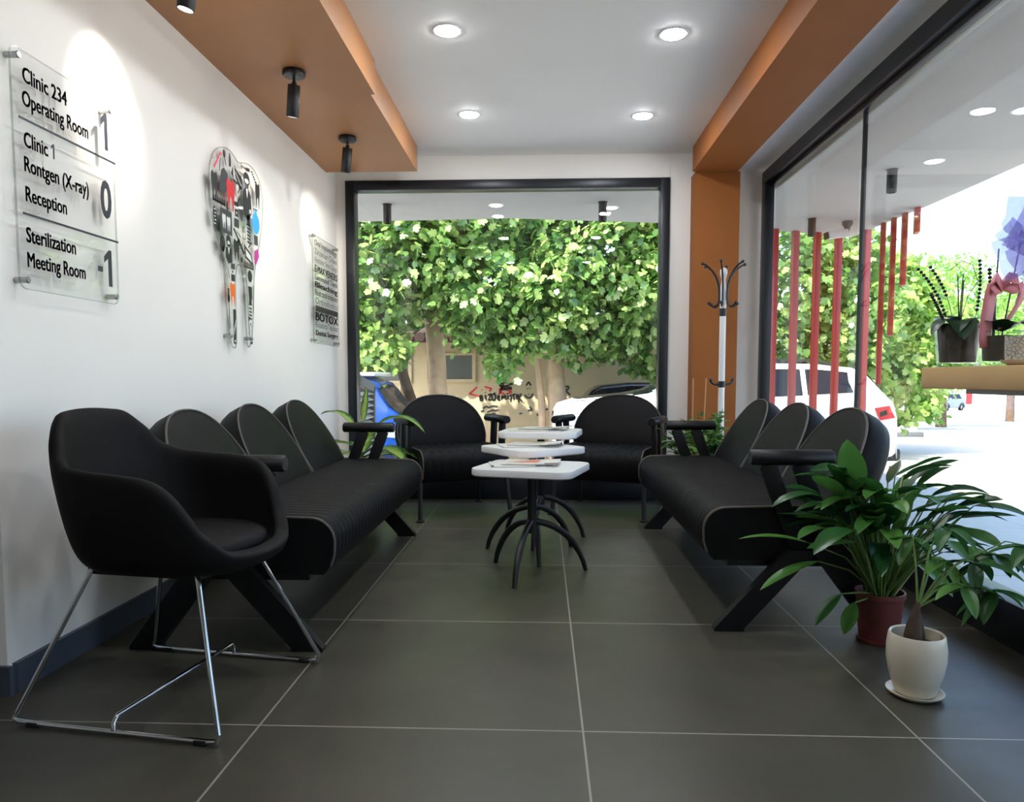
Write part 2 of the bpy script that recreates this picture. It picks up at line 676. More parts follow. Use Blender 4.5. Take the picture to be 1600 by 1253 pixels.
def text_mesh(body, bold=0.0, shear=0.0):
    key = (body, bold, shear)
    if key in _txt:
        return _txt[key]
    cu = bpy.data.curves.new('lettering', 'FONT')
    cu.body = body
    cu.size = 1.0
    cu.offset = bold
    cu.shear = shear
    cu.resolution_u = 3
    cu.fill_mode = 'BOTH'
    cu.extrude = 0.0
    o = bpy.data.objects.new('lettering', cu)
    C.objects.link(o)
    bpy.context.view_layer.update()
    dg = bpy.context.evaluated_depsgraph_get()
    me = bpy.data.meshes.new_from_object(o.evaluated_get(dg))
    bpy.data.objects.remove(o)
    xs = [v.co.x for v in me.vertices]
    _txt[key] = (me, min(xs), max(xs))
    return _txt[key]


def put_text(mb, body, plane, x0, x1, y, cap, bold=0.0, shear=0.0):
    """letters from x0 to x1 on baseline y of a plane matrix, capital height cap"""
    if body in ('1', '-1'):
        w = x1 - x0
        if body == '-1':
            mb.faces([plane @ Vector((x0 + u * w, y + v * cap, 0)) for u, v in ((0, .36), (.34, .36), (.34, .50), (0, .50))], [(0, 1, 2, 3)])
            x0, w = x0 + w * 0.42, w * 0.58
        one = ((.52, 0), (.98, 0), (.98, 1), (.62, 1), (.05, .80), (.05, .62), (.52, .76))
        mb.faces([plane @ Vector((x0 + u * w, y + v * cap, 0)) for u, v in one], [tuple(range(7))])
        return
    if body == 'Clinic 1':
        put_text(mb, 'Clinic', plane, x0, x0 + (x1 - x0) * 0.76, y, cap, bold)
        put_text(mb, '1', plane, x0 + (x1 - x0) * 0.87, x1, y, cap)
        return
    if len(body) == 1:
        me, a, b = text_mesh(body, 0.03, shear)
        mb.mesh(me, plane @ Matrix.Translation((x0, y, 0)) @ Matrix.Diagonal(((x1 - x0) / (b - a), cap / 0.727, 1, 1)) @ Matrix.Translation((-a, 0, 0)))
        return
    me, a, b = text_mesh(body, 0.0 if bold > 0 else -0.004, shear)
    sc = cap / 0.727
    k = (x1 - x0) / (b - a)
    offs = (-0.036, -0.018, 0.0, 0.018, 0.036) if bold > 0.015 else ((-0.014, 0.0, 0.014) if bold > 0.005 else (0.0,))
    for du in offs:
        for dv in ((-0.012, 0.0, 0.012) if bold > 0.015 else (0.0,)):
            m = plane @ Matrix.Translation((x0 + du * k, y + dv * sc, abs(du) * 0.002)) @ Matrix.Diagonal((k, sc, 1, 1)) @ Matrix.Translation((-a, 0, 0))
            mb.mesh(me, m)


# ------------------------------------------------------------------ setting: the room
X0, X1 = -1.6, 1.65          # left wall and right window plane
YB = 5.75                    # back wall
ZC = 2.65                    # ceiling
mb = MB()
mb.box((-1.0, 1.25, -0.1), (6.2, 9.5, 0.2))
struct('floor', mb, 'floor')
mb = MB()
mb.box((-1.0, 1.25, ZC + 0.1), (6.0, 9.5, 0.2))
struct('ceiling', mb, 'ceil')
mb = MB()
mb.box((X0 - 0.1, 4.02, ZC / 2), (0.2, 3.86, ZC))
struct('wall_left', mb, 'wall')
mb = MB()
mb.box((-2.85, 2.19, ZC / 2), (2.3, 0.2, ZC))
struct('wall_return', mb, 'wall')
mb = MB()
mb.box((-4.0, -0.55, ZC / 2), (0.2, 5.9, ZC))
struct('wall_far_left', mb, 'wall')
mb = MB()
mb.box((-1.0, -3.5, ZC / 2), (6.2, 0.2, ZC))
struct('wall_rear', mb, 'wall')
mb = MB()
mb.box((X1 + 0.1, -2.2, ZC / 2), (0.2, 2.6, ZC))
struct('wall_right', mb, 'wall')
# back wall around the window: side pieces and the strip above
mb = MB()
mb.box(((X0 - 1.52) / 2 - 0.05, YB + 0.1, ZC / 2), (abs(X0 + 1.52) + 0.1, 0.2, ZC))
mb.box(((0.965 + 1.75) / 2, YB + 0.1, ZC / 2), (1.75 - 0.965, 0.2, ZC))
mb.box((-0.2775, YB + 0.1, (2.465 + ZC) / 2), (2.49, 0.2, ZC - 2.465))
struct('wall_back', mb, 'wall')
# lowered panel along the left wall (two lengths, the nearer one a little wider)
mb = MB()
mb.box(((X0 - 0.90) / 2, (4.03 - 3.4) / 2 + 0.0, (2.468 + ZC) / 2), (abs(X0 + 0.90), 4.03 + 3.4, ZC - 2.468))
mb.box(((X0 - 0.922) / 2, (4.03 + 5.50) / 2, (2.468 + ZC) / 2), (abs(X0 + 0.922), 5.50 - 4.03, ZC - 2.468))
o = struct('trim_1', mb, 'soffit')
# beam and column of the ochre portal on the right
mb = MB()
mb.box((1.27, (5.60 - 3.4) / 2, (2.47 + ZC) / 2), (0.33, 5.60 + 3.4, ZC - 2.47))
struct('trim_2', mb, 'ochre')
mb = MB()
mb.box((1.29, 5.675, 2.47 / 2), (0.33, 0.15, 2.47))
struct('trim_3', mb, 'ochre')
mb = MB()
mb.box(((1.435 + X1 + 0.2) / 2, (YB - 0.9) / 2, (2.52 + ZC) / 2), (X1 + 0.2 - 1.435, YB + 0.9, ZC - 2.52))
struct('trim_4', mb, 'ceil')
mb = MB()
mb.box((X0 + 0.008, 3.93, 0.045), (0.016, 3.64, 0.09))
mb.box((X0 - 0.25, 2.083, 0.045), (0.53, 0.014, 0.09))
struct('baseboard_left', mb, 'plinth')


# back window
w1 = bpy.data.objects.new('window_1', None)
C.objects.link(w1)
w1.location = (-0.2775, YB, 0)
w1['kind'] = 'structure'
iv = inv_of(w1)
mb = MB()
xl, xr, zt, zb = -1.52, 0.965, 2.465, 0.17
ft = 0.07
mb.box((xl + ft / 2, YB + 0.03, zt / 2), (ft, 0.12, zt), bev=0.004)
mb.box((xr - ft / 2, YB + 0.03, zt / 2), (ft, 0.12, zt), bev=0.004)
mb.box(((xl + xr) / 2, YB + 0.03, zt - 0.036), (xr - xl - 2 * ft, 0.115, 0.072), bev=0.004)
mb.box(((xl + xr) / 2, YB + 0.03, zb / 2), (xr - xl - 2 * ft, 0.115, zb), bev=0.004)
mb.build('window_frame', 'frame', w1, iv, 30)
mb = MB()
mb.box(((xl + xr) / 2, YB + 0.04, (zt + zb) / 2 - 0.03), (xr - xl - 2 * ft + 0.01, 0.01, zt - zb - 0.06))
mb.build('window_pane', 'glass', w1, iv, 0)
mb = MB()
mb.box(((xl + xr) / 2, YB - 0.022, zt - 0.062), (xr - xl - 2 * ft, 0.01, 0.008))
mb.build('window_bead', 'steel', w1, iv, 0)

# right window: long pane wall down the side of the room
w2 = bpy.data.objects.new('window_2', None)
C.objects.link(w2)
w2.location = (X1, 2.4, 0)
w2['kind'] = 'structure'
iv = inv_of(w2)
ya, yb_, = -0.9, 5.72
zt, zb = 2.49, 0.16
mb = MB()
mb.box((X1 + 0.06, (ya + yb_) / 2, zt - 0.045), (0.12, yb_ - ya, 0.09), bev=0.004)
mb.box((X1 + 0.075, (ya + yb_) / 2, zt - 0.105), (0.07, yb_ - ya, 0.03), bev=0.003)
mb.box((X1 + 0.06, (ya + yb_) / 2, zb / 2), (0.12, yb_ - ya, zb), bev=0.004)
mb.box((X1 + 0.035, yb_ - 0.035, zt / 2), (0.069, 0.09, zt - 0.01), bev=0.004)
mb.box((X1 + 0.06, ya + 0.05, zt / 2), (0.119, 0.10, zt - 0.01), bev=0.004)
mb.build('window_frame', 'frame', w2, iv, 30)
for k, (p, q) in enumerate(((ya + 0.1, 0.6), (0.618, 4.106), (4.124, yb_ - 0.08))):
    mb = MB()
    mb.box((X1 + 0.075, (p + q) / 2, (zt - 0.12 + zb) / 2), (0.01, q - p, zt - 0.12 - zb))
    mb.build('window_pane', 'glass', w2, iv, 0)
for yj in (0.609, 4.115):
    mb = MB()
    mb.box((X1 + 0.075, yj, (zt - 0.12 + zb) / 2), (0.02, 0.018, zt - 0.12 - zb))
    mb.build('window_joint', 'frame', w2, iv, 0)

# outside: terrace, canopy, street
mb = MB()
mb.box((1.0, 2.2, -0.15), (5.1, 11.6, 0.24))
o = struct('ground_terrace', mb, 'terrace')
mb = MB()
gx = [-14, -4, 3, 10, 18, 30, 60, 110]
gy = [-6, 4, 10, 20, 34, 50, 75, 130]


def gz(x, y):
    return -0.5 - 0.03 * max(0, y - 20)


mb.loft([[(x, y, gz(x, y)) for x in gx] for y in gy], closed=False)
o = struct('ground_street', mb, 'street')
can = [(-2.6, 5.95), (-2.6, 7.45), (-1.8, 7.36), (-0.3, 7.27), (1.2, 7.55), (2.4, 7.95), (3.40, 8.40), (3.47, 6.9), (3.48, 5.5), (3.48, -3.4), (1.86, -3.4), (1.86, 5.95)]
mb = MB()
mb.prism(can, Matrix.Translation((0, 0, 2.5)), 0.32)
o = struct('ceiling_canopy', mb, 'stucco')


# ------------------------------------------------------------------ lamps
def downlight(loc, label, r=0.06, lens='lens', group='recessed ceiling downlights', seen=True):
    t = thing('ceiling_downlight', label, 'ceiling light', loc, 0, group)
    mb = MB()
    mb.lathe([(r, 0.0), (r + 0.001, -0.003), (r + 0.014, -0.003), (r + 0.018, 0.0)])
    mb.build('trim_ring', 'lamp_white', t)
    mb = MB()
    mb.lathe([(0, -0.0085), (r * 0.7, -0.008), (r * 0.93, -0.0065), (r - 0.001, -0.003), (r - 0.001, -0.001)])
    mb.build('lens', lens, t)
    return t


downlight((-0.47, 3.72, ZC), 'lit round recessed downlight in white ceiling, the nearer one beside the lowered wooden panel')
downlight((0.645, 3.80, ZC), 'lit round recessed downlight in white ceiling, the nearer one beside the ochre beam')
downlight((-0.475, 4.87, ZC), 'lit round recessed downlight near the back window, on the wooden panel side')
downlight((0.648, 4.94, ZC), 'lit round recessed downlight near the back window, on the ochre beam side')
for p, lb in (((-0.47, 2.5, ZC), 'added unseen fill downlight above the middle of the room on the panel side'),
              ((0.645, 2.5, ZC), 'added unseen fill downlight above the middle of the room on the beam side'),
              ((-0.47, 0.6, ZC), 'added unseen fill downlight above the entrance on the panel side'),
              ((0.645, 0.6, ZC), 'added unseen fill downlight above the entrance on the beam side')):
    downlight(p, lb)  # out-of-view downlights, added to bring more light onto the floor


def spotlight(loc, aim, label, power):
    """black cylinder spot on a round ceiling plate with a ball joint, aimed at the wall"""
    t = thing('ceiling_spotlight', label, 'spotlight', loc, 0, 'black spotlights on the wooden panel')
    mb = MB()
    mb.lathe([(0, -0.001), (0.052, -0.001), (0.056, -0.006), (0.056, -0.022), (0.052, -0.028), (0.018, -0.030), (0, -0.030)])
    mb.build('mounting_plate', 'black_metal', t)
    mb = MB()
    mb.cyl((0, 0, -0.028), (0, 0, -0.058), 0.007)
    mb.ball((0, 0, -0.062), 0.013)
    mb.build('swivel_joint', 'black_metal', t)
    d = (Vector(aim) - Vector(loc)).normalized()
    d = (d * 0.55 + Vector((0, 0, -1))).normalized()
    a = Vector((0, 0, -0.068))
    b = a + d * 0.15
    q = Matrix.Translation(b) @ d.to_track_quat('-Z', 'Y').to_matrix().to_4x4()
    mb = MB()
    prof = [(0, 0.150), (0.028, 0.150), (0.0305, 0.147), (0.0305, 0.002), (0.029, 0.0), (0.026, 0.0), (0.025, 0.012), (0, 0.012)]
    mb.lathe(prof)
    o = mb.build('lamp_body', 'black_metal', t, q)
    mb = MB()
    mb.lathe([(0, 0.008), (0.0245, 0.008), (0.0245, 0.0105)])
    mb.build('lens', 'spot_lens', t, q)
    ld = bpy.data.lights.new('spot_beam', 'SPOT')
    ld.energy = power
    ld.spot_size = R(62)
    ld.spot_blend = 1.0
    ld.shadow_soft_size = 0.02
    ld.color = (1.0, 0.9, 0.78)
    lo = bpy.data.objects.new('spot_beam', ld)
    C.objects.link(lo)
    lo.parent = t
    lo.location = b + d * 0.012
    tgt = Vector(aim) - (Vector(loc) + b)
    lo.rotation_euler = tgt.to_track_quat('-Z', 'Y').to_euler()
    return t


spotlight((-1.235, 2.655, 2.468), (-1.6, 2.70, 1.98), 'black ceiling spotlight with glowing lens above the clinic directory sign', SPOT_W)
spotlight((-1.232, 3.711, 2.468), (-1.6, 4.20, 1.75), 'black cylinder ceiling spotlight, the largest in view, tilted towards the tooth wall panel', SPOT_W * 0.55)
spotlight((-1.229, 4.707, 2.468), (-1.6, 5.22, 1.95), 'black cylinder ceiling spotlight near the back window corner', SPOT_W * 0.55)


def can_lamp(loc, label):
    t = thing('cylinder_lamp', label, 'outdoor lamp', loc, 0, 'dark cylinder lamps under the canopy')
    mb = MB()
    mb.lathe([(0, 0), (0.036, 0), (0.036, -0.165), (0.033, -0.17), (0.028, -0.17), (0.027, -0.15), (0, -0.15)])
    mb.build('lamp_body', 'black_metal', t)
    mb = MB()
    mb.lathe([(0, 0), (0.042, 0), (0.042, -0.006), (0.036, -0.008)])
    mb.build('mounting_ring', 'black_metal', t)


can_lamp((-1.386, 6.643, 2.5), 'dark cylinder lamp under the canopy, at the sign side of the back window')
can_lamp((0.53, 6.64, 2.5), 'dark cylinder lamp under the canopy beside a lit downlight, seen through the back window')
can_lamp((2.62, 7.40, 2.5), 'small dark cylinder lamp under the canopy, nearest the white security camera')
can_lamp((2.60, 5.71, 2.5), 'dark cylinder lamp under the canopy seen through the side window, near a lit downlight')
for p, lb in (((-0.417, 6.72, 2.5), 'lit canopy downlight seen through the middle of the back window'),
              ((0.624, 6.86, 2.5), 'lit canopy downlight just beside a dark cylinder lamp in the back window'),
              ((2.798, 5.51, 2.5), 'lit canopy downlight seen through the side window beside a dark cylinder lamp'),
              ((2.787, 4.50, 2.5), 'lit canopy downlight at the edge of the side window view, nearest the room')):
    downlight(p, lb, 0.055, 'out_lens', 'lit downlights under the canopy')


# ------------------------------------------------------------------ wall signs on the left wall
def wall_plane(x):
    """matrix taking (u, v, out) to (Y, Z, X) on the left wall"""
    return Matrix(((0, 0, 1, x), (1, 0, 0, 0), (0, 1, 0, 0), (0, 0, 0, 1)))


def round_rect(u0, v0, u1, v1, r, n=6):
    out = []
    for cx, cy_, a0 in ((u1 - r, v0 + r, -90), (u1 - r, v1 - r, 0), (u0 + r, v1 - r, 90), (u0 + r, v0 + r, 180)):
        for i in range(n + 1):
            a = R(a0 + 90 * i / n)
            out.append((cx + r * math.cos(a), cy_ + r * math.sin(a)))
    return out


def edge_strip(mb, pts, m, t=0.006, w=0.0015):
    """thin band round the cut edge of a panel"""
    k = len(pts)
    cx = sum(p[0] for p in pts) / k
    for i in range(k):
        p, q = pts[i], pts[(i + 1) % k]
        d = Vector((q[0] - p[0], q[1] - p[1]))
        if d.length < 1e-6:
            continue
        nn = Vector((d.y, -d.x)).normalized() * w
        vs_ = [mb.bm.verts.new(m @ Vector((a[0] + o.x, a[1] + o.y, z))) for z in (-0.0002, t + 0.0002) for a, o in ((p, Vector((0, 0))), (q, Vector((0, 0))), (q, nn), (p, nn))]
        for f in ((0, 1, 2, 3), (7, 6, 5, 4), (0, 4, 5, 1), (2, 6, 7, 3), (3, 7, 4, 0), (1, 5, 6, 2)):
            mb.bm.faces.new([vs_[j] for j in f])


def standoff(t, iv, y, z, x_end=-1.560):
    mb = MB()
    mb.cyl((X0 + 0.001, y, z), (x_end, y, z), 0.0095, n=20)
    mb.cyl((x_end, y, z), (x_end + 0.003, y, z), 0.011, 0.0085, n=20)
    mb.build('standoff', 'steel', t, iv)


XP = -1.572           # back face of the panels
# directory sign
t = thing('directory_sign', 'clear acrylic clinic directory sign on the white wall listing floors 1, 0 and -1', 'sign', (X0, 2.43, 1.22))
iv = inv_of(t)
pl = wall_plane(XP)
rr_ = round_rect(2.175, 1.222, 2.692, 1.935, 0.03)
MB().prism(rr_, pl, 0.006).build('panel', 'acrylic', t, iv, 30)
mb = MB()
edge_strip(mb, rr_, pl)
mb.build('panel_edge', 'acrylic_edge', t, iv, 0)
for y, z in ((2.200, 1.911), (2.668, 1.911), (2.200, 1.248), (2.666, 1.248)):
    standoff(t, iv, y, z)
tp = wall_plane(XP + 0.0072)
for body, u0, u1, v, cap, bold in (('Clinic 234', 2.222, 2.428, 1.843, 0.047, 0.028), ('Operating Room', 2.216, 2.538, 1.772, 0.047, 0.028),
                                   ('Clinic 1', 2.216, 2.356, 1.650, 0.047, 0.028), ('Rontgen (X-ray)', 2.213, 2.528, 1.576, 0.047, 0.028), ('Reception', 2.213, 2.405, 1.487, 0.047, 0.028),
                                   ('Sterilization', 2.208, 2.444, 1.364, 0.047, 0.028), ('Meeting Room', 2.208, 2.492, 1.289, 0.047, 0.028),
                                   ('1', 2.612, 2.655, 1.765, 0.130, 0.03), ('0', 2.596, 2.664, 1.528, 0.130, 0.03), ('-1', 2.566, 2.652, 1.281, 0.130, 0.03)):
    mb = MB()
    put_text(mb, body, tp, u0, u1, v, cap, bold)
    mb.build('lettering', 'ink', t, iv, 0)
for v0, v1 in ((1.727, 1.734), (1.444, 1.451)):
    mb = MB()
    mb.prism([(2.196, v0), (2.696, v0 + 0.002), (2.696, v1 + 0.002), (2.196, v1)], tp, 0.0015)
    mb.build('divider_line', 'ink', t, iv, 0)

# treatments sign
t = thing('treatments_sign', 'narrow clear acrylic sign listing dental treatments, beside the back window frame', 'sign', (X0, 5.35, 1.19))
iv = inv_of(t)
rr_ = round_rect(5.035, 1.195, 5.655, 1.935, 0.02)
MB().prism(rr_, pl, 0.006).build('panel', 'acrylic', t, iv, 30)
mb = MB()
edge_strip(mb, rr_, pl, w=0.003)
mb.build('panel_edge', 'acrylic_edge', t, iv, 0)
for y, z in ((5.06, 1.925), (5.63, 1.925), (5.06, 1.215), (5.63, 1.215)):
    standoff(t, iv, y, z)
for body, v, cap, bold, mt in (('Oral Implantology', 1.868, 0.040, 0.010, 'black_ink'), ('Zirconium Crown', 1.806, 0.044, -0.012, 'grey_ink'), ('Aesthetic Smile Design', 1.752, 0.040, 0.0, 'black_ink'),
                               ('E-MAX VENEERS', 1.684, 0.050, 0.030, 'black_ink'), ('Laminated Teeth', 1.633, 0.040, 0.008, 'black_ink'), ('Bleaching', 1.580, 0.042, 0.020, 'black_ink'),
                               ('Root canal treatment', 1.525, 0.044, 0.010, 'black_ink'), ('Orthodontics', 1.466, 0.046, -0.005, 'black_ink'), ('BOTOX', 1.352, 0.058, 0.040, 'black_ink'),
                               ('Periodontal Treatment', 1.303, 0.042, 0.0, 'black_ink'), ('Dental Surgery', 1.250, 0.038, 0.018, 'black_ink')):
    mb = MB()
    put_text(mb, body, tp, 5.075, 5.622, v, cap, bold)
    mb.build('lettering', mt, t, iv, 0)
mb = MB()
mb.prism([(5.075, 1.416), (5.622, 1.416), (5.622, 1.452), (5.075, 1.452)], tp, 0.001)
for k in range(11):
    a = 5.09 + k * 0.05
    mb.prism([(a, 1.410), (a + 0.012 + 0.01 * (k % 3), 1.410), (a + 0.02, 1.457), (a + 0.002, 1.457)], tp, 0.0012)
mb.build('lettering', 'black_ink', t, iv, 0)

# tooth panel
OUT = [(3.585, 2.07), (3.504, 2.008), (3.476, 1.926), (3.473, 1.818), (3.494, 1.707), (3.556, 1.618), (3.602, 1.549), (3.616, 1.446), (3.629, 1.316), (3.652, 1.186), (3.679, 1.116), (3.711, 1.099), (3.738, 1.109), (3.75, 1.192), (3.745, 1.282), (3.748, 1.41), (3.758, 1.502), (3.787, 1.538), (3.817, 1.533), (3.848, 1.478), (3.858, 1.339), (3.866, 1.218), (3.878, 1.134), (3.896, 1.111), (3.926, 1.126), (3.964, 1.225), (3.987, 1.4), (4.0, 1.517), (4.038, 1.6), (4.096, 1.708), (4.138, 1.834), (4.15, 1.935), (4.128, 2.018), (4.067, 2.07), (3.981, 2.093), (3.886, 2.08), (3.82, 2.057), (3.773, 2.079), (3.699, 2.096)]


def smooth_loop(p, it=2):
    for _ in range(it):
        q = []
        for i in range(len(p)):
            a, b = p[i], p[(i + 1) % len(p)]
            q += [(a[0] * .75 + b[0] * .25, a[1] * .75 + b[1] * .25), (a[0] * .25 + b[0] * .75, a[1] * .25 + b[1] * .75)]
        p = q
    return p


OUTS = smooth_loop(OUT, 2)
t = thing('tooth_panel', 'tooth shaped clear acrylic wall panel printed with black and coloured dental pictograms', 'wall decoration', (X0, 3.81, 1.10))
iv = inv_of(t)
MB().prism(OUTS[::-1], pl, 0.006).build('panel', 'acrylic', t, iv, 30)
mb = MB()
edge_strip(mb, OUTS[::-1], pl, w=0.0025)
mb.build('panel_edge', 'acrylic_edge', t, iv, 0)
for y, z in ((3.665, 1.163), (3.925, 1.163)):
    standoff(t, iv, y, z)


def ell(cu, cv, a, b, n=20, rot=0):
    return [(cu + a * math.cos(2 * PI * i / n) * math.cos(rot) - b * math.sin(2 * PI * i / n) * math.sin(rot),
             cv + a * math.cos(2 * PI * i / n) * math.sin(rot) + b * math.sin(2 * PI * i / n) * math.cos(rot)) for i in range(n)]


def rct(u0, v0, u1, v1):
    return [(u0, v0), (u1, v0), (u1, v1), (u0, v1)]


def stroke(p, q, w):
    d = Vector((q[0] - p[0], q[1] - p[1]))
    nn = Vector((-d.y, d.x)).normalized() * w / 2
    return [(p[0] - nn.x, p[1] - nn.y), (q[0] - nn.x, q[1] - nn.y), (q[0] + nn.x, q[1] + nn.y), (p[0] + nn.x, p[1] + nn.y)]


TOOTH = [(.12, -1), (.22, -.95), (.30, -.3), (.43, -.1), (.56, -.3), (.64, -.95), (.76, -1), (.88, -.3), (1.0, .25), (1.02, .6), (.92, .9), (.72, 1.0), (.5, .85), (.43, .82), (.36, .85), (.14, 1.0), (-.06, .9), (-.16, .6), (-.14, .25), (-.02, -.3)]


def tooth(cu, cv, w, h):
    return [(cu + (x - 0.43) * w, cv + y * h) for x, y in TOOTH]


black, grey, white = [], [], []
black += [tooth(3.525, 1.875, 0.062, 0.062), tooth(4.065, 1.95, 0.055, 0.07), tooth(3.765, 1.605, 0.062, 0.055)]
grey += [[(3.572, 1.868), (3.604, 1.965), (3.636, 1.983), (3.68, 1.965), (3.688, 1.90), (3.632, 1.853)]]
black += [ell(3.644, 2.052, 0.016, 0.020), stroke((3.648, 2.035), (3.662, 2.0), 0.01), stroke((3.60, 2.02), (3.585, 1.955), 0.008)]
black += [[(3.695, 2.005), (3.722, 2.01), (3.722, 2.05), (3.712, 2.075), (3.705, 2.075), (3.697, 2.05)]]
black += [[(3.76, 2.03), (3.80, 2.005), (3.85, 1.995), (3.855, 1.93), (3.82, 1.925), (3.775, 1.975)], [(3.72, 1.98), (3.745, 2.02), (3.748, 1.96)]]
white += [stroke((3.775, 2.0), (3.845, 1.945), 0.006)]
black += [stroke((3.848, 2.052), (3.91, 2.052), 0.006), stroke((3.905, 2.05), (3.962, 2.058), 0.018), stroke((3.85, 2.035), (3.85, 2.068), 0.006)]
black += [stroke((3.979 + 0.012 * k, 2.055 - 0.010 * k), (4.0 + 0.012 * k, 2.06 - 0.010 * k), 0.008) for k in range(5)]
# dentist: round head with cap, coat
black += [ell(3.916, 2.0, 0.042, 0.036), [(3.865, 1.93), (3.895, 1.955), (3.94, 1.955), (3.97, 1.92), (3.975, 1.83), (3.93, 1.79), (3.875, 1.80), (3.858, 1.86)]]
white += [ell(3.916, 1.99, 0.026, 0.012), [(3.905, 1.95), (3.93, 1.95), (3.918, 1.90)], rct(3.945, 1.83, 3.962, 1.85)]
grey += [ell(3.916, 1.964, 0.026, 0.012)]
black += [stroke((3.80, 1.90), (3.85, 1.965), 0.008), stroke((3.745, 1.955), (3.80, 1.945), 0.012), stroke((3.79, 1.845), (3.82, 1.88), 0.012)]
black += [rct(3.50, 1.797, 3.645, 1.807)] + [ell(3.512 + 0.024 * k, 1.812, 0.0105, 0.018) for k in range(6)]
black += [ell(3.665, 1.80, 0.012, 0.03)]
black += [ell(3.524, 1.721, 0.022, 0.052, rot=0.2)]
white += [ell(3.520 + 0.005 * (k % 2), 1.69 + 0.017 * k, 0.010, 0.003) for k in range(5)]
grey += [rct(3.582, 1.665, 3.715, 1.782)]
white += [tooth(3.622, 1.722, 0.036, 0.036), tooth(3.676, 1.718, 0.036, 0.036)]
black += [tooth(3.622, 1.724, 0.028, 0.029), tooth(3.676, 1.720, 0.028, 0.029)]
black += [rct(3.748, 1.828, 3.80, 1.850), rct(3.755, 1.775, 3.795, 1.812)]
grey += [rct(3.742, 1.720, 3.802, 1.765)]
white += [ell(3.775, 1.795, 0.007, 0.007)]
black += [ell(3.93, 1.79, 0.022, 0.03)] + [stroke((3.905, 1.765 - 0.018 * k), (3.95, 1.760 - 0.018 * k), 0.010) for k in range(6)]
black += [stroke((3.85, 1.81), (3.875, 1.81), 0.004), stroke((3.875, 1.81), (3.875, 1.74), 0.004), stroke((3.85, 1.74), (3.875, 1.74), 0.004), stroke((3.85, 1.74), (3.85, 1.68), 0.004), stroke((3.85, 1.68), (3.885, 1.68), 0.004), stroke((3.885, 1.68), (3.885, 1.72), 0.004)]
black += [stroke((3.735, 1.71), (3.80, 1.655), 0.016), stroke((3.79, 1.665), (3.86, 1.60), 0.022), stroke((3.77, 1.70), (3.82, 1.68), 0.006), stroke((3.81, 1.62), (3.85, 1.66), 0.006)]
grey += [rct(4.0, 1.675, 4.052, 1.728)]
black += [rct(4.0, 1.70, 4.03, 1.728), stroke((3.985, 1.80), (4.0, 1.87), 0.006), stroke((4.0, 1.865), (4.06, 1.87), 0.006)]
black += [ell(3.60, 1.61, 0.03, 0.04), rct(3.595, 1.57, 3.61, 1.60), ell(3.668, 1.635, 0.028, 0.03), [(3.635, 1.60), (3.70, 1.60), (3.712, 1.535), (3.66, 1.52), (3.63, 1.55)]]
white += [ell(3.668, 1.625, 0.016, 0.009), [(3.657, 1.60), (3.68, 1.60), (3.669, 1.565)]]
black += [[(3.86, 1.655), (3.955, 1.615), (3.985, 1.555), (3.87, 1.585)], stroke((3.92, 1.645), (3.97, 1.68), 0.008)]
white += [[(3.878, 1.632), (3.945, 1.606), (3.965, 1.572), (3.885, 1.594)]]
black += [stroke((3.90, 1.602), (3.94, 1.592), 0.006), stroke((3.915, 1.610), (3.922, 1.584), 0.006)]
black += [rct(3.858, 1.533, 3.985, 1.541)] + [ell(3.872 + 0.026 * k, 1.552, 0.010, 0.016) for k in range(5)] + [ell(3.825, 1.565, 0.012, 0.014)]
# left root
grey += [rct(3.69, 1.50, 3.735, 1.53)]
black += [rct(3.69, 1.44, 3.735, 1.475), ell(3.71, 1.488, 0.008, 0.008), stroke((3.65, 1.50), (3.672, 1.45), 0.004), stroke((3.655, 1.37), (3.66, 1.20), 0.007), ell(3.655, 1.35, 0.015, 0.022), rct(3.646, 1.37, 3.664, 1.40)]
black += [[(3.70, 1.125), (3.733, 1.125), (3.738, 1.30), (3.702, 1.30)]]
white += [stroke((3.703, 1.19), (3.737, 1.25), 0.006), stroke((3.703, 1.17), (3.737, 1.23), 0.004), ell(3.718, 1.14, 0.008, 0.006)]
# right root
black += [ell(3.93, 1.495, 0.03, 0.032), stroke((3.87, 1.53), (3.895, 1.40), 0.006), stroke((3.895, 1.40), (3.9, 1.18), 0.006), stroke((3.97, 1.45), (3.965, 1.3), 0.008)]
black += [[(3.90, 1.44), (3.955, 1.44), (3.955, 1.38), (3.945, 1.365), (3.95, 1.34), (3.905, 1.34), (3.912, 1.37)]] + [stroke((3.91, 1.325 - 0.018 * k), (3.945, 1.322 - 0.018 * k), 0.010) for k in range(4)]
for u, v in ((3.908, 1.20), (3.942, 1.19)):
    black.append(stroke((u, v + 0.03), (u + 0.002, v - 0.05), 0.005))
black += [stroke((3.908, 1.23), (3.925, 1.245), 0.005), stroke((3.925, 1.245), (3.942, 1.225), 0.005), ell(3.905, 1.268, 0.009, 0.012), ell(3.93, 1.14, 0.018, 0.008)]


def prints(name, mt, polys, lift):
    mb = MB()
    m = wall_plane(XP + 0.0066 + lift)
    for q in polys:
        vs_ = [mb.bm.verts.new(m @ Vector((u, v, 0))) for u, v in q]
        mb.bm.faces.new(vs_)
    o = mb.build(name, mt, t, iv, 0, recalc=False)
    return o


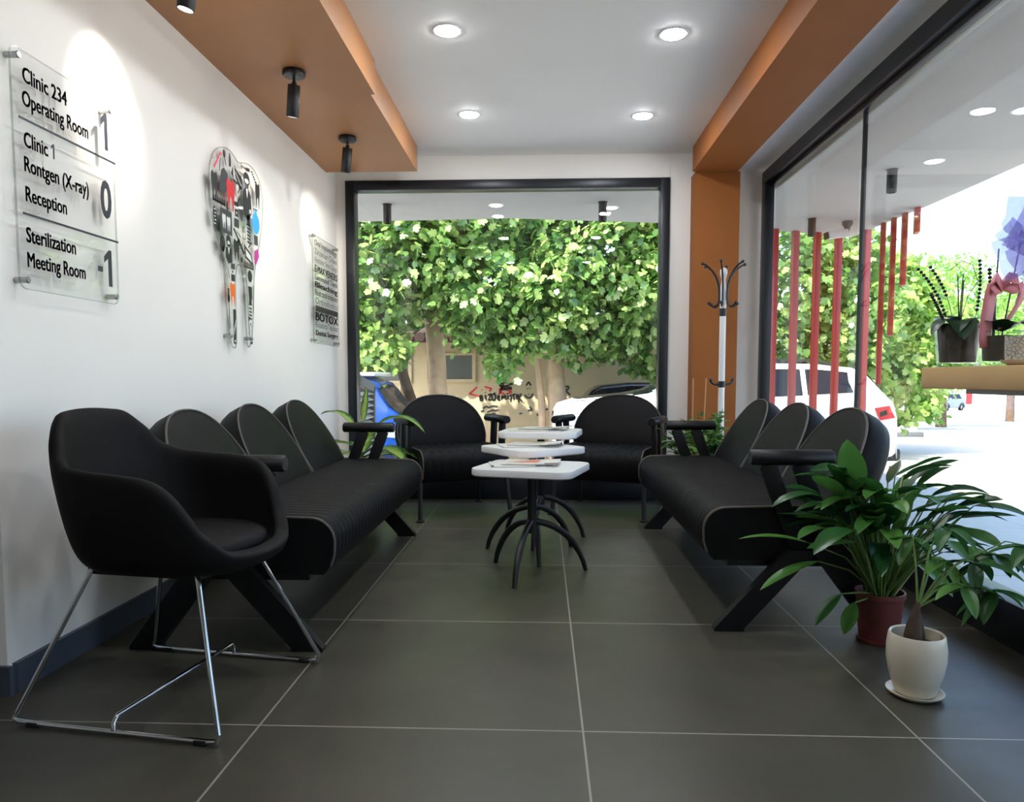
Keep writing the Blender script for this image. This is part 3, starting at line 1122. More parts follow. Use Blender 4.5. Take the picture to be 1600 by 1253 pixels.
prints('pictogram', 'black_ink', black, 0.0)
prints('pictogram', 'grey_ink', grey, 0.0003)
prints('pictogram', 'white_ink', white, 0.0006)
prints('pictogram', 'red_ink', [tooth(3.709, 1.868, 0.085, 0.078)], 0.0008)['label'] = 'red tooth pictogram'
prints('pictogram', 'blue_ink', [ell(4.029, 1.792, 0.052, 0.056), rct(4.01, 1.845, 4.045, 1.865)], 0.0008)['label'] = 'blue tooth pictogram'
prints('pictogram', 'orange_ink', [tooth(3.703, 1.375, 0.055, 0.058)], 0.0008)['label'] = 'orange tooth pictogram'
prints('pictogram', 'magenta_ink', [[(4.0, 1.64), (4.05, 1.66), (4.065, 1.62), (4.03, 1.58), (4.0, 1.56), (3.995, 1.60)]], 0.0008)['label'] = 'magenta pictogram'
prints('pictogram', 'pink_ink', [stroke((3.525, 1.955), (3.60, 2.045), 0.012), stroke((3.60, 2.045), (3.615, 2.035), 0.008)], 0.0008)['label'] = 'pink toothbrush pictogram'


# ------------------------------------------------------------------ upholstered seats
def dome_outline(w, h, n=30):
    """arched back cushion seen from the front, from base left over the top to base right"""
    pts = [(-w / 2 * 0.96, 0.0)]
    for i in range(n + 1):
        a = PI - PI * i / n
        c, s_ = math.cos(a), math.sin(a)
        pts.append((w / 2 * math.copysign(abs(c) ** 0.86, c), h * 0.20 + h * 0.80 * abs(s_) ** 0.92))
    pts.append((w / 2 * 0.96, 0.0))
    for i in range(1, 8):
        pts.append((w / 2 * 0.96 - w * 0.96 * i / 8, 0.0))
    return pts


def dome_cushion(parent, loc, lean, face, w, h, th):
    """cushion with its flat face towards local +x rotated by 'face' about z, leaning back"""
    out = dome_outline(w, h)
    cx, cz = 0.0, h * 0.42
    rings = []
    for s_, d in ((0.25, -th), (0.6, -th * 0.99), (0.86, -th * 0.93), (0.96, -th * 0.78), (1.0, -th * 0.5), (1.0, -0.022), (0.985, -0.004), (0.965, 0.0), (0.85, 0.006), (0.6, 0.014), (0.25, 0.018)):
        rings.append([(d, cx + (u - cx) * s_, cz + (v - cz) * s_) for u, v in out])
    m = Matrix.Translation(loc) @ Matrix.Rotation(face, 4, 'Z') @ Matrix.Rotation(-lean, 4, 'Y')
    mb = MB()
    mb.loft(rings, True, True, True)
    cu = mb.build('backrest', 'leather', parent, m, 50)
    mb = MB()
    k = len(out) - 7
    mb.tube([m @ Vector((0.0, u * 0.985, cz + (v - cz) * 0.985)) for u, v in out[:k]], 0.0042, 6)
    mb.build('piping', 'piping', cu)
    return cu


def seat_profile(xf, xb, zt, zbm):
    """seat section in x,z: flat top, big round front nose, vertical front, flat underside"""
    r = 0.085
    pts = [(xb, zbm + 0.01), (xb, zt - 0.02), (xb + 0.02, zt)]
    for i in range(1, 8):
        x = xb + 0.02 + (xf - r - xb - 0.02) * i / 7
        pts.append((x, zt + 0.006 * math.sin(PI * i / 7)))
    for i in range(1, 9):
        a = PI / 2 - PI / 2 * i / 8
        pts.append((xf - r + r * math.cos(a), zt - r + r * math.sin(a)))
    pts += [(xf - 0.002, zt - 0.13), (xf - 0.015, zbm + 0.03), (xf - 0.04, zbm)]
    return pts


def channel_seat(parent, xf, xb, half, zt, zbm, pitch_):
    prof = seat_profile(xf, xb, zt, zbm)
    n = len(prof)
    nr = []
    for i in range(n):
        a, b = prof[max(0, i - 1)], prof[min(n - 1, i + 1)]
        d = Vector((b[0] - a[0], b[1] - a[1])).normalized()
        nr.append((-d.y, d.x))
    ribs = int(round(2 * half / pitch_))
    sub = 6
    rings = []
    for k in range(ribs * sub + 1):
        y = -half + 2 * half * k / (ribs * sub)
        ph = (k % sub) / sub
        dd = -0.0075 * (1 - abs(math.sin(PI * ph)) ** 0.55)
        e = min(y + half, half - y)
        if e < 0.012:
            dd = -0.004
        rings.append([(p[0] + q[0] * dd * (1 if 1 < i < n - 2 else 0), y, p[1] + q[1] * dd * (1 if 1 < i < n - 2 else 0)) for i, (p, q) in enumerate(zip(prof, nr))])
    mb = MB()
    mb.loft(rings, True, True, True)
    st = mb.build('seat', 'leather', parent, None, 60)
    for sgn in (-1, 1):
        mb = MB()
        mb.tube([(x, sgn * (half - 0.002), z) for x, z in prof[2:-1]], 0.005, 6)
        mb.build('piping', 'piping', st)
    return st


def armrest(parent, y, z, xa, xb, posts, post_bot, r=0.034):
    mb = MB()
    n = 16
    sec = []
    for i in range(n):
        a = 2 * PI * i / n
        zz = math.sin(a) * r * (1.0 if math.sin(a) > 0 else 0.75)
        sec.append((math.cos(a) * r, zz))
    rings = []
    for x, s_ in ((xa, 0.85), (xa + 0.006, 1), (xb - 0.006, 1), (xb, 0.85)):
        rings.append([(x, y + u * s_, z + v * s_) for u, v in sec])
    mb.loft(rings, True, True, True)
    a = mb.build('armrest', 'black_wood', parent, None, 40)
    for (p, q) in posts:
        mb = MB()
        mb.bar((p, y, z - 0.02), (q, y, post_bot), 0.062, 0.030, (0, 1, 0), 0.004)
        mb.build('armrest_post', 'black_wood', a)
    return a


def sofa(loc, rz, label):
    t = thing('three_seat_sofa', label, 'sofa', loc, rz, 'black three-seat waiting room sofas')
    L = 0.93
    channel_seat(t, 0.33, -0.34, L, 0.465, 0.265, 0.05)
    for y in (-0.63, 0.0, 0.63):
        dome_cushion(t, (-0.13, y, 0.455), R(29), 0.0, 0.63, 0.43, 0.135)
    for s_ in (-1, 1):
        armrest(t, s_ * (L + 0.005), 0.652, -0.14, 0.165, ((0.10, -0.02), (-0.02, -0.14)), 0.31)
        for foot, top in (((0.235, s_ * (L - 0.0), 0.0), (-0.03, s_ * (L - 0.0), 0.31)), ((-0.34, s_ * (L - 0.0), 0.0), (-0.12, s_ * (L - 0.0), 0.31))):
            mb = MB()
            p0, p1 = Vector(top), Vector(foot)
            w = 0.085
            vs_ = []
            hw = 0.055
            pts = [(p0.x - hw, p0.z), (p0.x + hw, p0.z), (p1.x + hw, 0.012), (p1.x + hw, 0.0), (p1.x - hw, 0.0), (p1.x - hw, 0.012)]
            mm = Matrix(((1, 0, 0, 0), (0, 0, 1, p0.y + s_ * 0.012 - 0.02), (0, 1, 0, 0), (0, 0, 0, 1)))
            mb.prism(pts, mm, 0.04)
            mb.build('leg', 'black_wood', t, None, 30)
    mb = MB()
    mb.box((-0.02, 0, 0.252), (0.5, 2 * L - 0.06, 0.03))
    mb.build('seat_frame', 'black_metal', t, None, 30)
    return t


sofa((-1.05, 3.43, 0), 0.0, 'black three-seat sofa against the white wall, under the tooth panel')
sofa((0.94, 3.70, 0), PI, 'black three-seat sofa with backs to the side window, behind the peace lily')


def chair(loc, rz, label):
    t = thing('lounge_chair', label, 'chair', loc, rz, 'black single chairs before the back window')
    half = 0.31
    channel_seat(t, 0.31, -0.31, half, 0.47, 0.255, 0.062)
    dome_cushion(t, (-0.15, 0.0, 0.455), R(20), 0.0, 0.69, 0.40, 0.11)
    for s_ in (-1, 1):
        armrest(t, s_ * (half + 0.035), 0.655, -0.16, 0.20, ((0.12, 0.09), (-0.03, -0.06)), 0.30, 0.032)
        for x, xt in ((0.30, 0.25), (-0.30, -0.24)):
            mb = MB()
            mb.cyl((xt, s_ * (half + 0.0), 0.30), (x, s_ * (half + 0.018), 0.010), 0.015, n=14)
            lg = mb.build('leg', 'black_metal', t)
            mb = MB()
            mb.lathe([(0, 0), (0.030, 0), (0.030, 0.008), (0.018, 0.014), (0, 0.014)], (x, s_ * (half + 0.018), 0))
            mb.build('foot_disc', 'black_metal', lg)
    mb = MB()
    mb.box((0, 0, 0.262), (0.5, 0.6, 0.03))
    mb.build('seat_frame', 'black_metal', t, None, 30)
    return t


chair((-0.645, 5.20, 0), R(-63), 'black single chair with arched back, in front of the straight thick tree trunk')
chair((0.485, 5.25, 0), R(-112), 'black single chair with arched back, in front of the white car bonnet')


# tub armchair on chrome sled legs
def tub_chair(loc, rz):
    t = thing('tub_armchair', 'black upholstered tub armchair on chrome sled legs, nearest to the camera', 'armchair', loc, rz)
    keys = [(0, .455), (26, .465), (44, .53), (60, .64), (72, .69), (95, .705), (118, .715), (134, .74), (147, .81), (158, .852), (180, .862)]

    def rim(ph):
        a = abs(ph)
        for (p, z), (q, w) in zip(keys, keys[1:]):
            if p <= a <= q:
                f = (a - p) / (q - p)
                f = f * f * (3 - 2 * f)
                return z + (w - z) * f
        return keys[-1][1]
    N = 48
    zb = 0.40
    rows = [(0.18, 0.0), (0.45, 0.004), (0.70, 0.02), (0.85, 0.09), (0.93, 0.24), (0.975, 0.48), (1.0, 0.76), (1.01, 1.0)]
    rings = []
    for sc, zf in rows:
        ring = []
        for i in range(N):
            ph = -180 + 360 * i / N
            a = R(ph)
            c, s_ = math.cos(a), math.sin(a)
            ex = 0.8
            x = math.copysign(abs(c) ** ex, c) * (0.31 if c > 0 else 0.255)
            y = math.copysign(abs(s_) ** ex, s_) * 0.29
            z = zb + (rim(ph) - zb) * zf
            up = max(0, z - 0.46)
            fl = 1 + 0.10 * up
            xx = x * sc * fl - (0.12 * up if c < 0 else 0.0) * abs(c)
            ring.append((xx, y * sc * fl, z))
        rings.append(ring)
    mb = MB()
    mb.loft(rings, True, True, False)
    sh = mb.build('shell', 'leather_soft', t, None, 0)
    sh.data.polygons.foreach_set('use_smooth', [True] * len(sh.data.polygons))
    so = sh.modifiers.new('thickness', 'SOLIDIFY')
    so.thickness = 0.045
    so.offset = -1
    sb = sh.modifiers.new('smooth', 'SUBSURF')
    sb.levels = 2
    sb.render_levels = 2
    mb = MB()
    prof = [(0.0, 0.0)]
    rr = []
    for sc, z in ((0.2, 0.502), (0.6, 0.500), (0.88, 0.492), (0.98, 0.478), (1.0, 0.46), (0.97, 0.44)):
        rr.append([(math.copysign(abs(math.cos(a)) ** .8, math.cos(a)) * 0.235 * sc + 0.01, math.copysign(abs(math.sin(a)) ** .8, math.sin(a)) * 0.245 * sc, z) for a in [2 * PI * i / 40 for i in range(40)]])
    mb.loft(rr, True, True, True)
    mb.build('seat_cushion', 'leather_soft', t, None, 60)
    mb = MB()
    mb.box((-0.335, 0.0, 0.56), (0.02, 0.09, 0.035), bev=0.004)
    mb.build('label_tab', 'leather', t, None, 30)
    # chrome frame: on each side a tube runs down, along the floor and up again
    for s_ in (-1, 1):
        yb = s_ * 0.285
        yt = s_ * 0.15
        path = [(-0.16, yt, 0.415), (-0.30, yb * 0.985, 0.04), (-0.312, yb, 0.020), (-0.295, yb, 0.011), (-0.20, yb, 0.0095), (0.28, yb, 0.0095), (0.305, yb, 0.012), (0.312, yb, 0.03), (0.17, yt, 0.415)]
        mb = MB()
        mb.tube(path, 0.0072, 12)
        fr = mb.build('sled_leg', 'chrome', t)
        for x in (-0.25, 0.26):
            mb = MB()
            mb.box((x, yb, 0.007), (0.035, 0.018, 0.014), bev=0.002)
            mb.build('glide', 'rubber', fr, None, 30)
    mb = MB()
    mb.tube([(0, -0.285, 0.012), (0, -0.282, 0.035), (0, -0.27, 0.048), (0, 0.27, 0.048), (0, 0.282, 0.035), (0, 0.285, 0.012)], 0.0065, 10)
    mb.build('crossbar', 'chrome', t)
    mb = MB()
    mb.box((0, 0, 0.402), (0.36, 0.30, 0.02), bev=0.004)
    mb.build('seat_plate', 'black_metal', t, None, 30)


tub_chair((-1.095, 2.138, 0), R(-9))


# ------------------------------------------------------------------ nest of tables
def side_table(loc, rz, h, w, d, label):
    t = thing('coffee_table', label, 'table', loc, rz, 'white topped three-legged tables in a row')
    rr = round_rect(-w / 2, -d / 2, w / 2, d / 2, 0.075, 8)
    mb = MB()
    rings = []
    for s_, z in ((0.97, h - 0.036), (1.0, h - 0.030), (1.0, h - 0.004), (0.99, h)):
        rings.append([(u * s_, v * s_, z) for u, v in rr])
    mb.loft(rings, True, True, True)
    mb.build('tabletop', 'white_top', t, None, 40)
    mb = MB()
    mb.cyl((0, 0, 0.20), (0, 0, h - 0.036), 0.022, n=18)
    mb.lathe([(0, h - 0.044), (0.09, h - 0.044), (0.09, h - 0.036), (0, h - 0.036)])
    mb.build('pole', 'black_metal', t)
    for k in range(3):
        a = 2 * PI * k / 3
        pts = []
        for i in range(11):
            f = i / 10
            ang = PI / 2 * f
            r = 0.012 + 0.262 * (0.55 * math.sin(ang) + 0.45 * f)
            z = 0.012 + 0.245 * (0.55 * math.cos(ang) + 0.45 * (1 - f)) + 0.02 * math.sin(PI * f)
            pts.append((r * math.cos(a), r * math.sin(a), z))
        pts[-1] = (pts[-1][0], pts[-1][1], 0.0)
        mb = MB()
        mb.tube(pts, [0.016] * 8 + [0.014, 0.013, 0.011], 12)
        mb.build('leg', 'black_metal', t)
    return t


T1 = side_table((-0.047, 3.54, 0), R(-106), 0.530, 0.47, 0.49, 'white topped black three-legged table, lowest and nearest of the nest')
T2 = side_table((-0.050, 3.945, 0), R(38), 0.585, 0.44, 0.44, 'white topped black three-legged table, in the middle of the nest')
T3 = side_table((-0.005, 4.275, 0), R(-99), 0.648, 0.43, 0.45, 'white topped black three-legged table, tallest and farthest of the nest')


def magazine(loc, rz, w, d, th, cover, label, curl=0.004):
    t = thing('magazine', label, 'magazine', loc, rz, 'magazines on the tables')
    n = 8

    def sheet(z0, z1, grow):
        mb = MB()
        rings = []
        for i in range(n + 1):
            f = i / n
            x = -w / 2 - grow + (w + 2 * grow) * f
            b = curl * (f ** 3)
            rings.append([(x, -d / 2 - grow, z0 + b), (x, d / 2 + grow, z0 + b), (x, d / 2 + grow, z1 + b), (x, -d / 2 - grow, z1 + b)])
        return mb.loft(rings, True, True, True)
    sheet(0.0006, th - 0.001, 0).build('pages', 'paper', t, None, 30)
    sheet(th - 0.001, th, 0.0015).build('cover', cover, t, None, 30)


magazine((-0.10, 3.56, 0.530), R(8), 0.30, 0.21, 0.006, 'mag_b', 'open grey newspaper lying on the lowest white table, under the warm coloured magazine', 0.0005)
magazine((-0.05, 3.58, 0.5366), R(-6), 0.27, 0.20, 0.006, 'mag_a', 'magazine with red and orange cover on the lowest white table', 0.006)
magazine((-0.09, 3.96, 0.585), R(14), 0.28, 0.20, 0.007, 'mag_b', 'dark printed magazine lying on the middle white table', 0.0005)
magazine((-0.03, 3.98, 0.5925), R(-10), 0.28, 0.21, 0.005, 'mag_c', 'pale magazine lying on top of the dark one on the middle table', 0.012)
magazine((-0.05, 4.28, 0.648), R(5), 0.29, 0.21, 0.006, 'mag_c', 'pale magazine lying on the tallest white table, wooden panel side', 0.0005)
magazine((0.02, 4.32, 0.6547), R(-16), 0.27, 0.19, 0.005, 'mag_b', 'grey magazine slanted on top of the pale one on the tallest table', 0.010)


# ------------------------------------------------------------------ coat rack
t = thing('coat_rack', 'white coat stand with black curved hooks before the ochre column', 'coat rack', (1.27, 5.28, 0))
mb = MB()
mb.lathe([(0, 0.02), (0.018, 0.02), (0.022, 0.06), (0.022, 1.36), (0.022, 1.45), (0.021, 1.58), (0.016, 1.625), (0.015, 1.645), (0.020, 1.66), (0.026, 1.685), (0.024, 1.708), (0.012, 1.722), (0, 1.724)], n=24)
mb.build('post', 'white_gloss', t)
for z0, z1 in ((1.385, 1.44), (0.885, 0.93)):
    mb = MB()
    mb.lathe([(0.022, z0), (0.0255, z0 + 0.003), (0.0255, z1 - 0.003), (0.022, z1)], n=24)
    mb.build('band', 'black_metal', t)
for k in range(6):
    a = R(10 + 60 * k)
    c, s_ = math.cos(a), math.sin(a)
    prof = [(0.150 * 1.0, 1.745), (0.125, 1.735), (0.085, 1.700), (0.055, 1.655), (0.037, 1.60), (0.031, 1.55), (0.031, 1.50), (0.040, 1.468), (0.060, 1.452), (0.082, 1.455), (0.100, 1.470)]
    mb = MB()
    mb.tube([(r * c, r * s_, z) for r, z in prof], 0.0065, 10)
    mb.ball((0.155 * c, 0.155 * s_, 1.748), 0.0115)
    mb.ball((0.104 * c, 0.104 * s_, 1.474), 0.0115)
    mb.build('hook', 'black_metal', t)
for k in range(2):
    a = R(15 + 180 * k)
    c, s_ = math.cos(a), math.sin(a)
    mb = MB()
    mb.tube([(0.024 * c, 0.024 * s_, 0.905), (0.06 * c, 0.06 * s_, 0.908), (0.078 * c, 0.078 * s_, 0.92), (0.084 * c, 0.084 * s_, 0.935)], 0.0075, 10)
    mb.ball((0.085 * c, 0.085 * s_, 0.938), 0.012)
    mb.build('hook', 'black_metal', t)
for k in range(4):
    a = R(45 + 90 * k)
    c, s_ = math.cos(a), math.sin(a)
    mb = MB()
    mb.tube([(0.018 * c, 0.018 * s_, 0.16), (0.08 * c, 0.08 * s_, 0.13), (0.15 * c, 0.15 * s_, 0.06), (0.2 * c, 0.2 * s_, 0.010)], 0.010, 10)
    mb.build('foot', 'black_metal', t)


# ------------------------------------------------------------------ plants in the room
def pot_lathe(t, r0, r1, h, mat, name='pot', wall=0.006, rimh=0.012, rim=0.004):
    mb = MB()
    mb.lathe([(0, 0), (r0, 0), (r0 + (r1 - r0) * 0.92, h - rimh), (r1 + rim, h - rimh), (r1 + rim, h), (r1 - wall + 0.002, h), (r1 - wall, h - 0.02), (r1 - wall, h - 0.03), (0, h - 0.03)])
    return mb.build(name, mat, t)


def soil_disc(t, r, z, mat='soil'):
    mb = MB()
    mb.lathe([(0, z + 0.006), (r * 0.6, z + 0.005), (r, z), (r, z - 0.01), (0, z - 0.01)])
    return mb.build('soil', mat, t)


# peace lily
random.seed(21)
t = thing('peace_lily', 'bushy peace lily in a brown plastic pot on the floor beside the sofa', 'potted plant', (1.222, 2.665, 0))
mb = MB()
mb.lathe([(0, 0.0), (0.070, 0.0), (0.075, 0.008), (0.075, 0.014), (0, 0.014)])
mb.build('saucer', 'terracotta', t)
mb = MB()
mb.lathe([(0, 0.014), (0.066, 0.014), (0.080, 0.165), (0.085, 0.167), (0.085, 0.185), (0.079, 0.185), (0.077, 0.155), (0, 0.155)])
mb.build('pot', 'terracotta', t)
soil_disc(t, 0.074, 0.165)
mb = MB()
stems = MB()
for i in range(86):
    az = random.uniform(0.92 * PI, 2.12 * PI)
    el = R(random.choice([random.uniform(42, 65), random.uniform(55, 86), random.uniform(60, 86)]))
    L = random.uniform(0.24, 0.45)
    base = Vector((0.045 * math.cos(az) * random.random(), 0.045 * math.sin(az) * random.random(), 0.17))
    d = Vector((math.cos(az) * math.cos(el), math.sin(az) * math.cos(el), math.sin(el)))
    p1 = base + d * L * 0.55 + Vector((0, 0, 0.02))
    tip = base + d * L + Vector((0, 0, -0.01))
    tip.y = min(tip.y, 0.03)
    if tip.x > 0.30:
        tip.x = 0.30
    stems.tube([base, p1, tip], [0.0035, 0.003, 0.0022], 5)
    mb.blade(tip, az + random.uniform(-.4, .4), el - R(random.uniform(18, 50)), random.uniform(0.13, 0.23), random.uniform(0.045, 0.075), random.uniform(0.5, 1.4), 9, 0.35, random.random() ** 1.3, random.uniform(-.6, .6), 0.9)
for (x, y, z, az, el, L, w, dr) in ((-0.15, -0.12, 0.57, R(205), R(78), 0.18, 0.125, 0.3), (-0.10, -0.13, 0.565, R(150), R(50), 0.14, 0.10, 0.9), (-0.01, -0.12, 0.57, R(183), R(4), 0.30, 0.115, 0.7), (-0.02, -0.13, 0.46, R(178), R(10), 0.18, 0.09, 0.9), (-0.26, -0.02, 0.36, R(178), R(20), 0.26, 0.05, 0.7), (-0.24, -0.04, 0.30, R(190), R(-8), 0.24, 0.07, 0.7), (-0.18, -0.10, 0.20, R(200), R(-28), 0.15, 0.06, 0.9), (-0.13, -0.1, 0.17, R(215), R(-55), 0.12, 0.06, 0.4), (0.02, -0.08, 0.42, R(60), R(55), 0.26, 0.075, 0.6), (0.10, -0.06, 0.30, R(-60), R(-10), 0.16, 0.07, 1.1)):
    stems.tube([(0, 0, 0.17), (x * 0.5, y * 0.5, 0.17 + (z - 0.17) * 0.72), (x, y, z)], [0.004, 0.0035, 0.0025], 6)
    mb.blade((x, y, z), az, el, L, w, dr, 10, 0.3, random.uniform(0.45, 0.95), 0.0, 0.9)
mb.build('foliage', 'lily', t, None, 60, recalc=False)
stems.build('stems', 'stem_green', t)
for (x, y, z, az) in ((0.005, -0.02, 0.60, R(-80)), (0.05, -0.02, 0.56, R(-50)), (0.12, -0.08, 0.42, R(-30))):
    mb = MB()
    mb.tube([(x * .3, y * .3, 0.17), (x * .8, y * .8, z * .7), (x, y, z)], 0.003, 6)
    mb.blade((x, y, z - 0.02), az, R(62), 0.11, 0.045, 0.6, 8, 0.7, 0.5)
    mb.tube([(x, y, z - 0.01), (x + 0.008, y, z + 0.04)], 0.006, 8)
    mb.build('spathe_flower', 'spathe', t, None, 60, recalc=False)

# money tree in a cream pot
random.seed(5)
t = thing('money_tree', 'small money tree with swollen trunk in a cream ceramic pot with saucer', 'potted plant', (1.122, 2.20, 0))
mb = MB()
mb.lathe([(0, 0.0), (0.060, 0.0), (0.078, 0.012), (0.080, 0.017), (0.076, 0.017), (0.058, 0.007), (0, 0.006)])
mb.build('saucer', 'cream', t)
mb = MB()
mb.lathe([(0, 0.008), (0.050, 0.008), (0.058, 0.016), (0.074, 0.07), (0.082, 0.115), (0.082, 0.15), (0.077, 0.187), (0.074, 0.192), (0.069, 0.188), (0.072, 0.15), (0.070, 0.14), (0, 0.14)])
mb.build('pot', 'cream', t)
soil_disc(t, 0.069, 0.155)
mb = MB()
mb.tube([(-0.012, 0, 0.145), (-0.012, 0, 0.18), (-0.010, 0, 0.215), (-0.006, 0.0, 0.25), (0.0, 0, 0.285)], [0.022, 0.026, 0.021, 0.013, 0.006], 12)
mb.tube([(0.018, 0.01, 0.145), (0.014, 0.01, 0.19), (0.006, 0.008, 0.25)], [0.012, 0.014, 0.006], 10)
mb.build('trunk', 'trunk_brown', t)
mb = MB()
stems = MB()
for (x, y, z, k, L) in ((0.09, 0.03, 0.50, 5, 0.12), (0.17, 0.02, 0.40, 5, 0.14), (0.20, -0.02, 0.33, 6, 0.14), (0.10, 0.05, 0.40, 5, 0.12), (0.12, -0.02, 0.34, 5, 0.13), (0.25, 0.05, 0.42, 5, 0.13), (0.30, -0.01, 0.46, 5, 0.12), (0.02, 0.10, 0.46, 5, 0.12)):
    stems.tube([(0.0, 0, 0.27), (x * 0.35, y * 0.4, 0.27 + (z - 0.27) * 0.7), (x * .8, y * .8, z + 0.012), (x, y, z)], [0.004, 0.003, 0.002, 0.002], 7)
    a0 = random.uniform(0, 2 * PI)
    tone = random.random()
    for j in range(k):
        mb.blade((x, y, z), a0 + 2 * PI * j / k + random.uniform(-.2, .2), R(random.uniform(-35, 15)), L * random.uniform(.75, 1.1), 0.042, random.uniform(0.8, 1.9), 9, 0.4, min(1, max(0, tone + random.uniform(-.3, .3))), 0, 0.75)
mb.build('foliage', 'pachira', t, None, 60, recalc=False)
stems.build('stems', 'stem_green', t)

# bush behind the right sofa
random.seed(9)
t = thing('ficus_bush', 'leafy green bush with two thin stakes in a pot between the sofa and coat stand', 'potted plant', (1.06, 4.98, 0))
pot_lathe(t, 0.10, 0.14, 0.30, 'black_metal')
soil_disc(t, 0.13, 0.285)
mb = MB()
stems = MB()
for i in range(46):
    az = random.uniform(0, 2 * PI)
    el = R(random.uniform(40, 88))
    L = random.uniform(0.26, 0.50)
    d = Vector((math.cos(az) * math.cos(el), math.sin(az) * math.cos(el), math.sin(el)))
    b = Vector((0.05 * math.cos(az), 0.05 * math.sin(az), 0.28))
    m_ = b + d * L * 0.5
    e = b + d * L + Vector((0, 0, -0.04 * math.cos(el)))
    stems.tube([b, m_, e], [0.004, 0.003, 0.002], 5)
    for j in range(15):
        f = random.uniform(0.3, 1.0)
        p = b + (e - b) * f
        mb.blade(p, random.uniform(0, 2 * PI), R(random.uniform(-20, 50)), random.uniform(0.055, 0.085), random.uniform(0.032, 0.046), 0.6, 6, 0.3, random.random())
mb.build('foliage', 'bush', t, None, 60, recalc=False)
stems.build('stems', 'stem_green', t)
for x, y, lean in ((-0.05, 0.0, 0.0), (0.02, 0.02, 0.02)):
    mb = MB()
    mb.cyl((x, y, 0.26), (x + lean, y, 0.95), 0.004, n=8)
    mb.build('stake', 'cane', t)

# variegated dumb cane behind the left sofa
random.seed(14)
t = thing('dumb_cane', 'variegated broad-leaved dumb cane plant in the corner beside the back window', 'potted plant', (-1.20, 4.84, 0))
pot_lathe(t, 0.09, 0.125, 0.26, 'black_metal')
soil_disc(t, 0.115, 0.245)
mb = MB()
stems = MB()
stems.tube([(0, 0, 0.24), (0.0, 0.0, 0.45), (0.02, 0.0, 0.58)], [0.016, 0.014, 0.010], 10)
for (az, el, z, L, w, dr, pet) in ((168, 60, 0.60, 0.30, 0.12, 2.0, 0.10), (-6, 42, 0.60, 0.38, 0.15, 2.2, 0.16), (70, 80, 0.60, 0.24, 0.055, 0.3, 0.12), (215, 34, 0.52, 0.22, 0.15, 1.5, 0.10), (-30, 22, 0.50, 0.28, 0.17, 1.6, 0.14), (-75, 30, 0.52, 0.26, 0.16, 1.5, 0.12), (-50, 45, 0.54, 0.28, 0.16, 1.6, 0.12), (10, 18, 0.48, 0.28, 0.17, 1.5, 0.16),
                                   (150, 25, 0.46, 0.24, 0.15, 1.5, 0.08), (20, 25, 0.44, 0.26, 0.15, 1.5, 0.12), (-110, 35, 0.46, 0.24, 0.15, 1.5, 0.10), (225, 20, 0.42, 0.22, 0.15, 1.3, 0.10), (90, 50, 0.48, 0.26, 0.12, 1.3, 0.1), (-15, 15, 0.38, 0.28, 0.17, 1.3, 0.14), (-60, 18, 0.38, 0.27, 0.17, 1.2, 0.14), (-38, 8, 0.44, 0.28, 0.17, 1.4, 0.20), (-90, 10, 0.42, 0.26, 0.16, 1.3, 0.14)):
    a, e = R(az), R(el)
    d = Vector((math.cos(a) * math.cos(e), math.sin(a) * math.cos(e), math.sin(e)))
    p = Vector((0, 0, z - 0.06))
    q = p + d * pet
    stems.tube([p, p + d * pet * 0.5 + Vector((0, 0, 0.01)), q], [0.007, 0.006, 0.005], 7)
    mb.blade(q, a, e, L, w, dr, 12, 0.25, 0.5, 0.0, 0.85)
mb.build('foliage', 'dieff', t, None, 60, recalc=False)
stems.build('stems', 'stem_green', t)

# ------------------------------------------------------------------ counter with orchids
t = thing('reception_counter', 'light wooden counter board projecting along the side window, carrying orchids', 'counter', (1.37, 1.25, 0))
iv = inv_of(t)
mb = MB()
mb.box((1.3525, 1.21, 0.951), (0.575, 1.82, 0.058), bev=0.003)
mb.build('countertop', 'wood', t, iv, 30)
mb = MB()
mb.box((1.37, 1.20, 0.915), (0.44, 1.70, 0.014))
mb.build('underframe', 'white_gloss', t, iv, 30)
mb = MB()
mb.box((1.40, 1.0, 0.454), (0.40, 0.04, 0.908), bev=0.003)
mb.build('support_panel', 'wood', t, iv, 30)
ZT = 0.98


def glass_pot(t, r0, r1, h):
    mb = MB()
    mb.lathe([(0, 0), (r0, 0), (r1, h), (r1 - 0.003, h), (r0 - 0.003, 0.012), (0, 0.010)])
    p = mb.build('glass_pot', 'acrylic', t)
    mb = MB()
    mb.lathe([(r1, h - 0.003), (r1 + 0.0015, h), (r1 - 0.003, h + 0.001), (r1 - 0.003, h - 0.003)])
    mb.lathe([(r0 - 0.001, 0.0), (r0 + 0.001, 0.004), (r0 - 0.003, 0.008)])
    mb.build('glass_rim', 'acrylic_edge', p)
    mb = MB()
    mb.lathe([(0, 0.013), (r0 - 0.006, 0.013), (r0 + (r1 - r0) * 0.86 - 0.006, h * 0.86), (0, h * 0.9)])
    mb.build('bark', 'bark_soil', t)


def bead_strand(t, pts, n0, n1):
    """wire with small dark buds"""
    mb = MB()
    P = [Vector(p) for p in pts]
    fine = []
    for i in range(17):
        f = i / 16
        fine.append(P[0] * (1 - f) ** 2 + P[1] * 2 * f * (1 - f) + P[2] * f * f)
    mb.tube(fine, 0.0009, 5)
    for i in range(n0, n1):
        f = i / 16
        q = P[0] * (1 - f) ** 2 + P[1] * 2 * f * (1 - f) + P[2] * f * f
        mb.ball(q, (0.0048, 0.0048, 0.0042), 8)
    mb.build('bud_strand', 'bead', t, None, 60)


